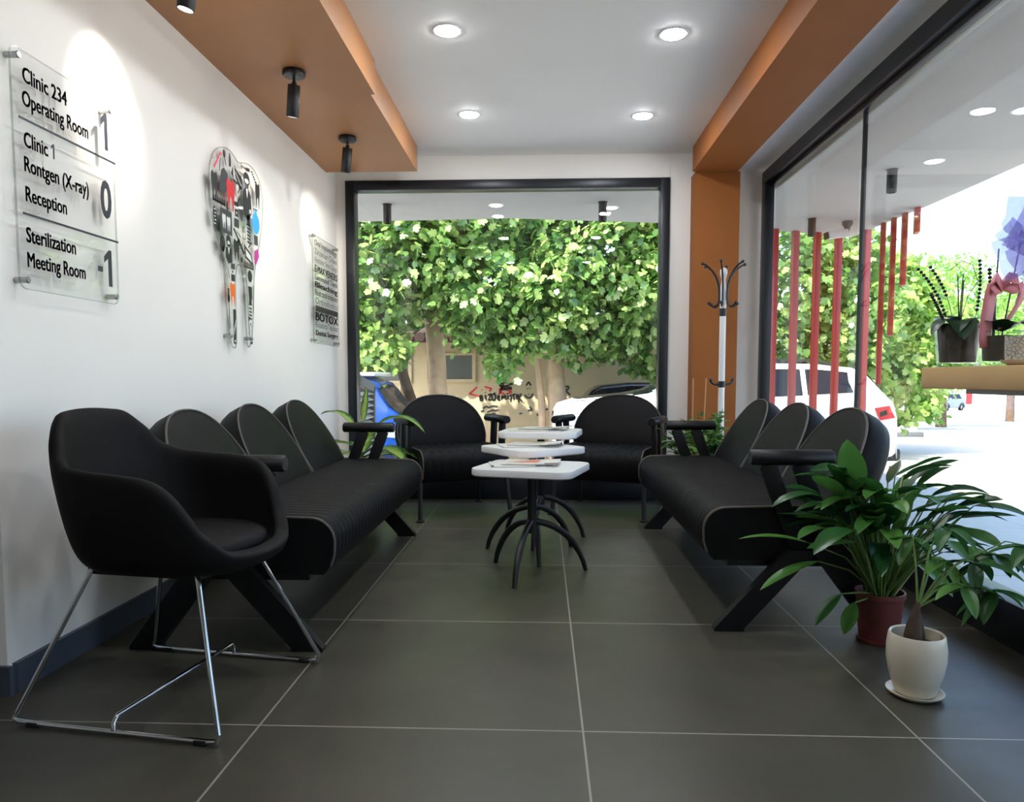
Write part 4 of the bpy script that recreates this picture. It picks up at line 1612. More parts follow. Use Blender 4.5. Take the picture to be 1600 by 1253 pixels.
t = thing('potted_orchid', 'bare orchid with dark bud strands in a clear glass pot at the counter end', 'potted plant', (1.127, 2.055, ZT), 0, 'orchids on the counter')
glass_pot(t, 0.049, 0.060, 0.135)
for az, el, L, w, dr in ((R(190), R(38), 0.11, 0.06, 2.9), (R(-110), R(30), 0.12, 0.07, 2.9), (R(240), R(30), 0.10, 0.06, 2.4), (R(20), R(25), 0.08, 0.05, 1.6), (R(110), R(40), 0.07, 0.05, 1.0)):
    mb = MB()
    mb.blade((0, 0, 0.122), az, el, L, w, dr, 10, 0.2, 0.5, 0, 0.7)
    o = mb.build('leaf', 'orchid_leaf', t, None, 60, recalc=False)
for a, b in (((0.0, 0, 0.11), (-0.008, 0, 0.245)), ((0.0, 0, 0.11), (0.006, 0, 0.25)), ((0.004, 0, 0.11), (0.014, 0.01, 0.235))):
    mb = MB()
    mb.cyl(a, b, 0.0015, n=6)
    mb.build('stake', 'black_metal', t)
bead_strand(t, ((-0.035, -0.01, 0.11), (-0.055, -0.01, 0.20), (-0.118, -0.01, 0.262)), 3, 17)
bead_strand(t, ((-0.035, 0.0, 0.11), (-0.05, 0.0, 0.15), (-0.085, 0.0, 0.21)), 4, 15)
bead_strand(t, ((-0.01, 0.01, 0.11), (-0.02, 0.01, 0.20), (-0.076, 0.01, 0.27)), 8, 17)
bead_strand(t, ((0.038, 0.0, 0.11), (0.058, 0.0, 0.20), (0.048, 0.0, 0.285)), 4, 17)
mb = MB()
mb.tube([(0.0, 0, 0.11), (0.02, 0, 0.19), (0.045, 0, 0.23), (0.03, 0, 0.275), (0.0, 0, 0.285), (-0.03, 0, 0.26)], 0.0009, 5)
mb.build('wire_tendril', 'trunk_brown', t)

t = thing('potted_orchid', 'orchid in a clear glass pot with pink ribbon and violet wrap', 'potted plant', (1.128, 1.868, ZT), 0, 'orchids on the counter')
glass_pot(t, 0.044, 0.050, 0.085)
for az, el, L, w, dr in ((R(215), R(55), 0.08, 0.06, 1.8), (R(-70), R(50), 0.095, 0.065, 2.2), (R(0), R(55), 0.10, 0.065, 2.4), (R(110), R(40), 0.07, 0.05, 1.2)):
    mb = MB()
    mb.blade((0, 0, 0.085), az, el, L, w, dr, 10, 0.2, 0.5, 0, 0.7)
    mb.build('leaf', 'orchid_leaf', t, None, 60, recalc=False)
for a, b in (((-0.022, 0, 0.07), (-0.016, 0, 0.285)), ((0.0, 0, 0.07), (0.035, 0, 0.30)), ((-0.012, 0.01, 0.07), (-0.012, 0.01, 0.20))):
    mb = MB()
    mb.cyl(a, b, 0.0018, n=6)
    mb.build('stake', 'black_metal', t)
# pink bow: two loops and two hanging tails
mb = MB()


def ribbon(pts, w, side=(0.25, 0.6, 0.4)):
    s_ = Vector(side).normalized() * w / 2
    a = [Vector(p) - s_ for p in pts]
    b = [Vector(p) + s_ for p in pts]
    mb.loft([a, b], closed=False)


ribbon([(-0.010, -0.01, 0.195), (-0.022, -0.014, 0.205), (-0.034, -0.016, 0.20), (-0.040, -0.016, 0.17), (-0.046, -0.016, 0.12), (-0.048, -0.014, 0.07), (-0.044, -0.014, 0.045)], 0.034, (1, 0.2, 0.1))
ribbon([(-0.010, -0.01, 0.195), (0.004, -0.014, 0.215), (0.022, -0.018, 0.21), (0.026, -0.02, 0.19), (0.008, -0.022, 0.185), (-0.010, -0.01, 0.195)], 0.03, (0.2, 0.5, 1))
ribbon([(-0.010, -0.012, 0.19), (-0.030, -0.02, 0.215), (-0.042, -0.02, 0.20), (-0.030, -0.022, 0.18), (-0.010, -0.012, 0.19)], 0.028, (0.4, 0.5, 1))
ribbon([(0.024, -0.02, 0.20), (0.032, -0.02, 0.18), (0.026, -0.018, 0.15), (0.006, -0.016, 0.115), (-0.012, -0.014, 0.09)], 0.022, (1, 0.2, 0.4))
o = mb.build('ribbon_bow', 'ribbon', t, None, 60, recalc=False)
o.modifiers.new('thickness', 'SOLIDIFY').thickness = 0.0012
mb = MB()
random.seed(3)
for (cx, cz, w, h, rot) in ((0.012, 0.265, 0.085, 0.10, 0.35), (0.030, 0.355, 0.09, 0.09, -0.2), (0.055, 0.26, 0.09, 0.10, 0.6), (0.000, 0.315, 0.06, 0.06, 0.8), (0.055, 0.32, 0.10, 0.12, -0.5)):
    pts = []
    for i in range(5):
        for j in range(5):
            u, v = (i / 4 - .5) * w, (j / 4 - .5) * h
            x = u * math.cos(rot) - v * math.sin(rot)
            z = u * math.sin(rot) + v * math.cos(rot)
            pts.append((cx + x, random.uniform(-.014, .014) - 0.03 + 0.25 * abs(u), cz + z))
    mb.faces(pts, [(i * 5 + j, i * 5 + j + 1, i * 5 + j + 6, i * 5 + j + 5) for i in range(4) for j in range(4)])
o = mb.build('cellophane_wrap', 'wrap', t, None, 0, recalc=False)
bead_strand(t, ((-0.005, 0, 0.07), (-0.030, 0, 0.16), (-0.036, 0, 0.235)), 10, 17)
bead_strand(t, ((0.01, 0, 0.09), (0.03, 0, 0.18), (0.085, 0, 0.235)), 9, 17)

t = thing('succulent_pot', 'small white pot with diamond pattern on a saucer at the counter edge', 'flower pot', (1.104, 1.762, ZT))
mb = MB()
mb.lathe([(0, 0), (0.020, 0), (0.034, 0.008), (0.036, 0.013), (0.033, 0.013), (0.018, 0.006), (0, 0.006)])
mb.build('saucer', 'cream', t)
mb = MB()
mb.lathe([(0, 0.007), (0.024, 0.007), (0.027, 0.02), (0.028, 0.062), (0.0285, 0.068), (0.025, 0.068), (0.024, 0.06), (0, 0.058)])
mb.build('pot', 'diamond', t)
soil_disc(t, 0.0235, 0.061)


# ------------------------------------------------------------------ outside: red bars under the canopy
def red_bar(x, y, z0, z1, rz, label, w=0.075):
    o = MB().box((0, 0, (z1 - z0) / 2), (w, 0.045, z1 - z0), bev=0.004).build('red_bar', 'red_bar', None, None, 30)
    o.location = (x, y, z0)
    o.rotation_euler = (0, 0, rz)
    tag(o, label, 'facade bar', 'red vertical bars along the canopy edge')


for k, (x, y) in enumerate(((2.42, 7.90), (2.67, 8.01), (2.93, 8.10), (3.20, 8.22), (3.40, 7.98))):
    red_bar(x, y, -0.03, 2.5, R(22), ('long red vertical bar under the canopy front, beside the side window frame', 'long red vertical bar under the canopy front, second from the side window frame', 'long red vertical bar under the canopy front, third from the side window frame',
                                      'long red vertical bar behind the white security camera', 'long red vertical bar hidden partly by the thin dark glass joint')[k])
for k, (y, z) in enumerate(((7.66, 0.89), (7.44, 1.37), (7.22, 1.83), (6.99, 2.275))):
    red_bar(3.42, y, z, 2.5, R(70), ('long hanging red bar, the longest of the four stepped bars at the canopy side', 'hanging red bar, second longest of the four stepped bars', 'short hanging red bar, third of the four stepped bars', 'stubby red bar, the shortest of the four stepped bars under the canopy')[k], 0.13)

t = thing('security_camera', 'white security camera on a wall arm hanging under the canopy corner', 'security camera', (3.02, 7.55, 2.5))
mb = MB()
mb.lathe([(0, 0), (0.05, 0), (0.05, -0.03), (0.028, -0.06), (0.022, -0.09), (0, -0.10)])
mb.build('mount', 'louvre', t)
mb = MB()
mb.bar((0.0, 0, -0.11), (-0.22, -0.06, -0.15), 0.075, 0.075, (0, 1, 0), 0.012)
mb.build('housing', 'white_gloss', t, None, 40)
mb = MB()
mb.bar((-0.215, -0.059, -0.150), (-0.235, -0.064, -0.154), 0.07, 0.07, (0, 1, 0), 0.01)
mb.build('lens', 'black_metal', t, None, 40)


# louvred cabinet just outside the back window
t = thing('louvred_screen', 'grey louvred metal screen standing outside the back window corner', 'louvre screen', (-1.56, 6.35, -0.03))
iv = inv_of(t)
mb = MB()
ya, yb2 = 6.02, 6.72
x = -1.56
mb.bar((x, yb2, -0.03), (x, yb2, 0.865), 0.05, 0.05, (1, 0, 0))
mb.bar((x, ya, -0.03), (x, ya, 0.97), 0.05, 0.05, (1, 0, 0))
mb.bar((x, ya, 0.965), (x, yb2 + 0.02, 0.855), 0.075, 0.05, (1, 0, 0))
mb.bar((x, ya, 0.02), (x, yb2, 0.02), 0.05, 0.05, (1, 0, 0))
mb.build('frame', 'louvre', t, iv, 30)
mb = MB()
mb.box((x - 0.03, (ya + yb2) / 2, 0.42), (0.01, yb2 - ya - 0.05, 0.80))
mb.build('gap_darkening_panel', 'louvre', t, iv, 0)  # added dark sheet that makes the gaps between blades look dark
for k in range(15):
    z = 0.075 + k * 0.053
    mb = MB()
    mb.box((x - 0.002, (ya + yb2) / 2, z), (0.046, yb2 - ya - 0.05, 0.006), (0, R(28), 0))
    mb.build('painted_lit_blade', 'white_gloss', t, iv, 0)  # white colour stands in for sun and sky light on the blade tops


# ------------------------------------------------------------------ cars
def interp(tab, x):
    for (a, v), (b, w) in zip(tab, tab[1:]):
        if a <= x <= b:
            f = (x - a) / (b - a)
            return v + (w - v) * f
    return tab[-1][1] if x > tab[-1][0] else tab[0][1]


def car(name, label, loc, rz, paint_, top, belt, W, bottom, win, wheels, wr, scale=1.0, lamp_z=0.85, tail=True, rails=True, stripe=None, group=None):
    """front at x = 0 facing -x, rear at +x; z from the ground"""
    t = thing(name, label, 'car', loc, rz, group)
    Lx = top[-1][0]
    xs = sorted(set([p[0] for p in top] + [Lx * i / 26 for i in range(27)]))

    def half_w(x):
        f = min(1, x / 0.5)
        g = min(1, (Lx - x) / 0.35)
        return W / 2 * (0.86 + 0.14 * math.sin(f * PI / 2)) * (0.96 + 0.04 * math.sin(g * PI / 2))

    def ring_half(x):
        zt_, zb_ = interp(top, x), interp(bottom, x)
        w = half_w(x)
        zbelt = min(interp(belt, x), zt_ - 0.03)
        cab = max(0.0, zt_ - zbelt)
        wr_ = w - 0.06 - 0.32 * max(0, cab - 0.05)
        zr = zt_ - min(0.06, cab * 0.3)
        return [(w * 0.80, zb_), (w * 0.96, zb_ + 0.06), (w, zb_ + (zbelt - zb_) * 0.45), (w * 1.0, zb_ + (zbelt - zb_) * 0.8), (w * 0.975, zbelt), (wr_ + (w * 0.975 - wr_) * 0.5, zbelt + (zr - zbelt) * 0.5), (wr_, zr), (wr_ * 0.86, zt_ - 0.008), (wr_ * 0.45, zt_)]
    rings = []
    for x in xs:
        h = ring_half(x)
        ring = [(x, -a, b) for a, b in h] + [(x, a, b) for a, b in h[::-1]]
        rings.append([(p[0] * scale, p[1] * scale, p[2] * scale) for p in ring])
    mb = MB()
    mb.loft(rings, True, True, True)
    mb.build('body', paint_, t, None, 35)
    S = lambda p: tuple(c * scale for c in p)
    # side glass
    for s_ in (-1, 1):
        for (xa, xb, ta, tb, na, nb) in win:
            mb = MB()
            g = []
            n = 10
            for i in range(n + 1):
                x = xa + (xb - xa) * i / n
                h = ring_half(x)
                b0, r0 = h[4], h[6]
                lo = 0.06
                hi = 0.95
                # slanted ends of the glass
                row = []
                for f in (lo, (lo + hi) / 2, hi):
                    xx = x
                    if i == 0:
                        xx = xa + na * f
                    if i == n:
                        xx = xb + nb * f
                    hh = ring_half(xx)
                    yy = hh[4][0] + (hh[6][0] - hh[4][0]) * f + 0.008
                    zz = hh[4][1] + (hh[6][1] - hh[4][1]) * f
                    row.append(S((xx, s_ * yy, zz)))
                g.append(row)
            mb.loft(g, closed=False)
            mb.build('side_window', 'car_glass', t, None, 0)
    # windscreen and rear window
    for nm, (xa, xb) in (('windscreen', ta_tb(top, belt, True)), ('rear_window', ta_tb(top, belt, False))):
        mb = MB()
        g = []
        for i in range(7):
            x = xa + (xb - xa) * i / 6
            h = ring_half(x)
            zt_ = h[8][1]
            w = h[6][0] * 0.92
            sgn = -1 if nm == 'windscreen' else 1
            g.append([S((x + sgn * 0.012, u * w, zt_ + 0.012 - 0.03 * u * u)) for u in (-1, -.5, 0, .5, 1)])
        mb.loft(g, closed=False)
        mb.build(nm, 'car_glass', t, None, 0)
    for x in wheels:
        for s_ in (-1, 1):
            y = s_ * (W / 2 - 0.10)
            mb = MB()
            prof = [(wr * 0.55, -0.09), (wr * 0.95, -0.10), (wr, -0.07), (wr, 0.07), (wr * 0.95, 0.10), (wr * 0.55, 0.09)]
            mb.lathe([(r * scale, z * scale) for r, z in prof], n=28)
            m = Matrix.Translation(S((x, y, wr))) @ Matrix.Rotation(PI / 2, 4, 'X')
            wh = mb.build('wheel', 'tyre', t, m)
            mb = MB()
            mb.lathe([(0, 0.06 * scale), (wr * 0.2 * scale, 0.075 * scale), (wr * 0.62 * scale, 0.06 * scale), (wr * 0.62 * scale, -0.06 * scale), (0, -0.06 * scale)], n=20)
            mb.build('rim', 'steel', wh, m)
            mb = MB()
            pts = []
            for i in range(15):
                a = R(-8 + 196 * i / 14)
                pts.append(S((x + (wr + 0.07) * math.cos(a), s_ * (W / 2 + 0.004), wr + (wr + 0.05) * math.sin(a))))
            mb.tube(pts, 0.028 * scale, 6)
            mb.build('arch_trim', 'tyre', t)
    for s_ in (-1, 1):
        # head lamp wraps round the front corner
        mb = MB()
        g = []
        for i in range(9):
            f = i / 8
            x = 0.02 + 0.55 * f
            w = half_w(x) + 0.006
            z0 = lamp_z - 0.02 + 0.06 * f
            z1 = lamp_z + 0.15 - 0.05 * f
            g.append([S((x, s_ * w, z0)), S((x, s_ * w, z1))])
        w = half_w(0.02)
        g.insert(0, [S((-0.006, s_ * w * 0.62, lamp_z)), S((-0.006, s_ * w * 0.62, lamp_z + 0.11))])
        mb.loft(g, closed=False)
        mb.build('headlamp', 'lamp_clear', t, None, 0)
        if tail:
            mb = MB()
            g = []
            for i in range(6):
                f = i / 5
                x = Lx - 0.29 + 0.19 * f
                w = half_w(x) + 0.010
                g.append([S((x + 0.05, s_ * w, 0.93 + 0.03 * f)), S((x - 0.02, s_ * w, 1.08 + 0.03 * f))])
            mb.loft(g, closed=False)
            tl = mb.build('taillamp', 'tail_red', t, None, 0)
            mb = MB()
            g = [[S((Lx - 0.24 + 0.09 * i / 3, s_ * (half_w(Lx - 0.24 + 0.09 * i / 3) + 0.014), 0.97 + 0.01 * i)), S((Lx - 0.25 + 0.09 * i / 3, s_ * (half_w(Lx - 0.24 + 0.09 * i / 3) + 0.014), 1.03 + 0.01 * i))] for i in range(4)]
            mb.loft(g, closed=False)
            mb.build('lamp_insert', 'paint_dark', tl, None, 0)
        mb = MB()
        xm = win[0][0] + 0.12
        hb = ring_half(xm)
        mb.box(S((xm, s_ * (hb[4][0] + 0.11), hb[4][1] + 0.07)), S((0.10, 0.20, 0.13)), bev=0.03 * scale)
        mb.build('wing_mirror', paint_, t, None, 40)
        if rails:
            x0, x1 = win[0][0] + 0.9, Lx - 0.75
            mb = MB()
            mb.tube([S((x0 + (x1 - x0) * i / 8, s_ * (ring_half(x0 + (x1 - x0) * i / 8)[7][0]), interp(top, x0 + (x1 - x0) * i / 8) + 0.035 - 0.03 * (abs(i - 4) / 4) ** 4)) for i in range(9)], 0.016 * scale, 8)
            mb.build('roof_rail', 'black_metal', t)
    mb = MB()
    mb.box(S((Lx - 0.10, 0, interp(bottom, Lx) + 0.07)), S((0.34, W * 0.93, 0.16)), bev=0.04 * scale)
    mb.box(S((0.10, 0, interp(bottom, 0) + 0.05)), S((0.24, W * 0.86, 0.14)), bev=0.04 * scale)
    mb.build('bumper', 'black_metal', t, None, 40)
    return t


def ta_tb(top, belt, front):
    """x range where the top climbs from bonnet to roof, or drops at the tail"""
    zmax = max(p[1] for p in top)
    xs = [i * top[-1][0] / 200 for i in range(201)]
    if front:
        a = [x for x in xs if interp(top, x) > interp(belt, x) + 0.05][0]
        b = [x for x in xs if interp(top, x) > zmax - 0.08][0]
        return a, b
    a = [x for x in xs if interp(top, x) > zmax - 0.12][-1]
    b = [x for x in xs if interp(top, x) > interp(belt, x) + 0.02][-1]
    return a, b


SUV_TOP = [(0, .98), (.06, 1.10), (.3, 1.18), (1.2, 1.27), (1.95, 1.58), (2.5, 1.65), (3.3, 1.64), (3.78, 1.59), (3.95, 1.51), (4.13, 1.29), (4.23, 1.16), (4.27, 1.0), (4.28, .5)]
SUV_BELT = [(0, .90), (1.2, 1.15), (3.0, 1.21), (3.9, 1.27), (4.25, 1.1)]
SUV_BOT = [(0, .36), (0.5, .28), (3.6, .28), (4.25, .42)]
SUV_WIN = [(1.42, 2.28, 0, 0, 0.40, 0.0), (2.34, 3.10, 0, 0, 0.0, 0.0), (3.16, 3.74, 0, 0, 0.0, -0.28)]
car('white_suv', 'white car with black arches parked beyond the terrace, seen through both windows', (0.15, 10.2, -0.5), 0.0, 'paint_white', SUV_TOP, SUV_BELT, 1.80, SUV_BOT, SUV_WIN, (0.85, 3.42), 0.34)
car('dark_suv', 'black car parked behind the white car, only its top visible', (4.12, 12.35, -0.5), PI, 'paint_dark', SUV_TOP, SUV_BELT, 1.75, SUV_BOT, SUV_WIN, (0.85, 3.42), 0.34, 0.84, rails=False)
MINI_TOP = [(0, .62), (.05, .80), (.18, .94), (.42, 1.10), (.62, 1.40), (.85, 1.48), (1.6, 1.50), (2.3, 1.46), (2.7, 1.2), (2.9, .6)]
MINI_BELT = [(0, .6), (.4, 1.02), (2.9, 1.05)]
MINI_BOT = [(0, .24), (2.9, .26)]
MINI_WIN = [(.60, 1.25, 0, 0, 0.25, 0.0), (1.32, 2.35, 0, 0, 0.0, -0.2)]
bc = car('blue_car', 'blue and white small car behind the louvred screen outside the back window', (-1.42, 9.5, -0.5), PI, 'paint_blue', MINI_TOP, MINI_BELT, 1.55, MINI_BOT, MINI_WIN, (0.55, 2.35), 0.27, rails=False, lamp_z=0.72, tail=False)
mb = MB()
mb.box((0.26, 0.0, 0.56), (0.56, 1.50, 0.20), bev=0.05)
o = mb.build('front_panel', 'paint_white', bc, None, 40)
mb = MB()
mb.lathe([(0, 0), (0.20, 0), (0.20, 0.012), (0, 0.012)], n=28)
mb.build('emblem_disc', 'pink_paint', bc, Matrix.Translation((0.80, 0.775, 0.80)) @ Matrix.Rotation(-PI / 2, 4, 'X'))
mb = MB()
mb.box((0.86, 0.0, 1.50), (0.45, 1.0, 0.05), bev=0.02)
mb.build('roof_stripe', 'paint_white', bc, None, 40)
VAN_TOP = [(0, .7), (.08, .95), (.7, 1.08), (1.2, 1.48), (1.7, 1.55), (3.4, 1.52), (3.8, 1.1), (3.9, .6)]
car('silver_hatchback', 'small silver blue car far down the sunlit street', (33.5, 64.6, gz(0, 66)), R(35), 'paint_silver', VAN_TOP, [(0, .7), (.7, 1.0), (3.9, 1.05)], 1.7, MINI_BOT, [(.95, 1.9, 0, 0, .35, 0), (1.95, 3.2, 0, 0, 0, -.25)], (.75, 3.2), .32, rails=False, tail=False)


# ------------------------------------------------------------------ building across the street with graffiti
t = thing('street_building', 'low cream building with small grey windows and graffiti across the street', 'building', (-1.5, 13.2, -0.6))
iv = inv_of(t)
mb = MB()
mb.box((-1.55, 14.0, 0.50), (7.7, 1.6, 2.2))
mb.build('wall', 'wall_cream', t, iv, 0)
mb = MB()
mb.box((-1.55, 13.85, 1.64), (8.0, 2.3, 0.10))
for k in range(40):
    mb.cyl((-5.5 + 0.2 * k, 12.66, 1.66), (-5.5 + 0.2 * k, 13.4, 1.80), 0.085, n=8)
mb.build('eave', 'eave', t, iv, 30)
for (xc, w, z0, z1) in ((-1.65, 0.80, 0.93, 1.36), (-2.95, 1.10, 0.90, 1.38)):
    mb = MB()
    mb.box((xc, 13.19, z0 - 0.02), (w + 0.12, 0.08, 0.05))
    mb.box((xc, 13.19, z1 + 0.02), (w + 0.12, 0.06, 0.04))
    mb.box((xc - w / 2 - 0.03, 13.19, (z0 + z1) / 2), (0.06, 0.06, z1 - z0))
    mb.box((xc + w / 2 + 0.03, 13.19, (z0 + z1) / 2), (0.06, 0.06, z1 - z0))
    f = mb.build('window', 'wall_cream', t, iv, 0)
    mb = MB()
    mb.box((xc, 13.195, (z0 + z1) / 2), (w, 0.02, z1 - z0))
    mb.build('pane', 'shutter', f, iv, 0)
mb = MB()
mb.cyl((-0.98, 13.18, 0.90), (-0.98, 13.18, 1.50), 0.018, n=8)
mb.cyl((-2.55, 13.18, -0.5), (-2.55, 13.18, 1.0), 0.02, n=8)
mb.build('drain_pipe', 'wall_cream', t, iv)
# graffiti drawn as strokes on the wall plane (u along X, v up)
gp = Matrix(((1, 0, 0, 0), (0, 0, -1, 13.192), (0, 1, 0, 0), (0, 0, 0, 1)))
PXW = 13.2 / 1150


def gpt(x, y):
    """crop coordinates of the graffiti drawing to wall metres"""
    return ((x - 944.6) * 0.00373, 0.95 - (y - 895.0) * 0.00373)


def strokes(name, mat, lines, w):
    mb = MB()
    for ln in lines:
        for p, q in zip(ln, ln[1:]):
            pts = stroke(gpt(*p), gpt(*q), w)
            vs_ = [mb.bm.verts.new(gp @ Vector((u, v, 0))) for u, v in pts]
            mb.bm.faces.new(vs_)
    return mb.build(name, mat, t, iv, 0, recalc=False)


strokes('graffiti', 'black_ink', [
    [(645, 980), (648, 1003), (660, 1000), (658, 990), (648, 990), (657, 984), (654, 977), (644, 980)],
    [(672, 975), (676, 1000)], [(671, 962), (673, 965)],
    [(684, 975), (700, 970), (686, 1000), (708, 996)],
    [(718, 965), (704, 975), (704, 995), (716, 1002), (722, 985), (716, 966)],
    [(732, 990), (742, 986), (736, 976), (730, 988), (734, 1000), (744, 996)],
    [(750, 998), (752, 978), (760, 990), (768, 976), (772, 998)], [(780, 976), (782, 996)], [(780, 965), (781, 968)],
    [(800, 974), (790, 978), (800, 988), (790, 998)], [(796, 999), (793, 1006)], [(806, 972), (810, 998)], [(800, 976), (818, 970)],
    [(822, 972), (824, 996)], [(829, 970), (834, 1012)], [(846, 968), (833, 988), (850, 1008)], [(856, 1010), (858, 1012)],
    [(735, 925), (770, 915), (805, 922), (760, 935), (740, 930), (800, 940), (765, 950), (745, 940), (800, 948)], [(732, 905), (760, 925), (745, 955)],
    [(868, 930), (880, 912), (892, 930)], [(874, 945), (876, 948)], [(886, 942), (888, 945)], [(862, 975), (872, 988), (890, 988), (902, 968)], [(880, 970), (881, 974)],
    [(944, 940), (922, 950), (930, 960), (940, 955), (938, 965)], [(1056, 975), (1054, 935), (1070, 932), (1072, 945), (1056, 952), (1080, 975)]], 0.028)
strokes('graffiti', 'red_ink', [
    [(632, 938), (594, 970), (640, 980)], [(668, 935), (702, 945), (690, 958)], [(655, 950), (656, 953)], [(675, 945), (676, 948)],
    [(740, 945), (742, 970), (736, 968)], [(740, 945), (756, 950), (742, 960), (764, 972)], [(770, 950), (800, 960), (772, 972)],
    [(942, 985), (955, 980), (950, 995), (940, 1000), (960, 1002)], [(1060, 990), (1080, 1000), (1105, 995), (1110, 980)]], 0.026)['label'] = 'red graffiti'
strokes('graffiti', 'grey_ink', [
    [(660, 1040), (675, 1030), (690, 1036), (705, 1028), (730, 1030)], [(650, 1055), (665, 1050)], [(680, 1058), (700, 1050), (735, 1048)], [(690, 1068), (720, 1066)], [(835, 1066), (850, 1062)], [(885, 1030), (895, 1045)], [(876, 1050), (900, 1045)], [(920, 1065), (926, 1075)], [(960, 1045), (975, 1042)]], 0.030)['label'] = 'faded grey graffiti'


# ------------------------------------------------------------------ trees
FIG = np.array([(0, 0), (0.16, 0.02), (0.36, 0.14), (0.40, 0.30), (0.30, 0.38), (0.44, 0.56), (0.40, 0.70), (0.22, 0.66), (0.20, 0.86), (0, 1.0), (-0.20, 0.86), (-0.22, 0.66), (-0.40, 0.70), (-0.44, 0.56), (-0.30, 0.38), (-0.40, 0.30), (-0.36, 0.14), (-0.16, 0.02)])
OVAL = np.array([(0, 0), (0.22, 0.25), (0.24, 0.6), (0, 1.0), (-0.24, 0.6), (-0.22, 0.25)])


def leaf_cloud(name, blobs, n, size, mat, parent, outline=FIG, seed=1, up=0.55, shell=0.55, tone_bias=0.0, cluster=5):
    """leaves in small rosettes through ellipsoid clumps, one mesh"""
    g = np.random.default_rng(seed)
    vol = np.array([b[3] * b[4] * b[5] for b in blobs]) ** 0.75
    pick = g.choice(len(blobs), n // cluster + 1, p=vol / vol.sum())
    B = np.array(blobs)[pick]
    d = g.normal(size=(len(pick), 3))
    d /= np.linalg.norm(d, axis=1)[:, None]
    rad = (shell + (1 - shell) * g.random(len(pick))) ** 0.7
    cen = B[:, :3] + d * B[:, 3:6] * rad[:, None]
    cen = np.repeat(cen, cluster, axis=0)
    dd = np.repeat(d, cluster, axis=0)
    N = len(cen)
    cen = cen + g.normal(size=(N, 3)) * size * 0.55
    ax = dd * 0.5 + g.normal(size=(N, 3)) * 0.75
    ax[:, 2] -= 0.25
    ax /= np.linalg.norm(ax, axis=1)[:, None]
    nr = dd * 0.6 + g.normal(size=(N, 3)) * 0.55
    nr[:, 2] += up
    nr -= ax * (nr * ax).sum(1)[:, None]
    nr /= np.linalg.norm(nr, axis=1)[:, None]
    sd = np.cross(ax, nr)
    s_ = size * (0.65 + 0.7 * g.random(N))
    k = len(outline)
    u, v = outline[:, 0], outline[:, 1]
    bend = -0.25 * (u ** 2 * 1.5 + (v - 0.3) ** 2)
    P = cen[:, None, :] + s_[:, None, None] * (sd[:, None, :] * u[None, :, None] + ax[:, None, :] * v[None, :, None] + nr[:, None, :] * bend[None, :, None])
    me = bpy.data.meshes.new(name)
    me.vertices.add(N * k)
    me.vertices.foreach_set('co', P.reshape(-1).astype(np.float32))
    me.loops.add(N * k)
    me.loops.foreach_set('vertex_index', np.arange(N * k, dtype=np.int32))
    me.polygons.add(N)
    me.polygons.foreach_set('loop_start', np.arange(0, N * k, k, dtype=np.int32))
    at = me.attributes.new('tone', 'FLOAT', 'POINT')
    tone = np.clip(np.repeat(g.random(N // cluster + 1), cluster)[:N] * 0.7 + g.random(N) * 0.45 - 0.08 + tone_bias, 0, 1)
    at.data.foreach_set('value', np.repeat(tone, k).astype(np.float32))
    me.update(calc_edges=True)
    me.validate()
    o = bpy.data.objects.new(name, me)
    me.materials.append(MAT[mat])
    C.objects.link(o)
    o.parent = parent
    return o


def tree(name, label, base, trunk, r, blobs, n, size, mat, bark='tree_bark', branches=(), seed=1, outline=FIG, group=None, **kw):
    t = thing(name, label, 'tree', base, 0, group)
    b = Vector(base)
    mb = MB()
    mb.tube([Vector(p) - b for p in trunk], r, 14)
    tr = mb.build('trunk', bark, t)
    for br in branches:
        mb = MB()
        k = len(br)
        mb.tube([Vector(p) - b for p in br], [0.07 - 0.045 * i / (k - 1) for i in range(k)], 8)
        mb.build('branch', bark, t)
    bl = [(x - b.x, y - b.y, z - b.z, rx, ry, rz) for x, y, z, rx, ry, rz in blobs]
    leaf_cloud('crown', bl, n, size, mat, t, outline, seed, **kw)
    return t


GRP = 'street trees outside the windows'
tree('fig_tree', 'broad fig tree with a thick pale straight trunk, outside the back window', (-1.58, 11.2, -0.5),
     [(-1.55, 11.2, -0.55), (-1.58, 11.2, 0.5), (-1.60, 11.2, 1.2), (-1.66, 11.2, 1.9), (-1.6, 11.2, 2.6)], [0.17, 0.15, 0.14, 0.135, 0.10],
     [(-2.6, 10.6, 2.5, 1.0, 0.9, 0.9), (-1.5, 10.4, 3.1, 1.0, 0.8, 1.0), (-0.9, 10.5, 2.4, 0.85, 0.7, 0.8), (-2.0, 10.5, 3.8, 1.3, 0.9, 0.8), (-0.6, 10.6, 3.4, 0.9, 0.7, 0.8), (-2.2, 10.7, 1.95, 0.55, 0.5, 0.4), (-0.9, 10.7, 1.75, 0.6, 0.5, 0.35), (-0.55, 10.7, 1.5, 0.35, 0.3, 0.25), (-2.95, 10.6, 1.8, 0.5, 0.5, 0.6)],
     15000, 0.115, 'fig', branches=([(-1.6, 11.2, 2.3), (-2.2, 10.9, 2.8), (-2.7, 10.7, 3.2)], [(-1.6, 11.2, 2.3), (-1.1, 10.9, 2.7), (-0.7, 10.7, 3.0)], [(-1.6, 11.2, 2.0), (-0.9, 10.9, 2.05), (-0.5, 10.7, 2.15)]), seed=2, group=GRP)
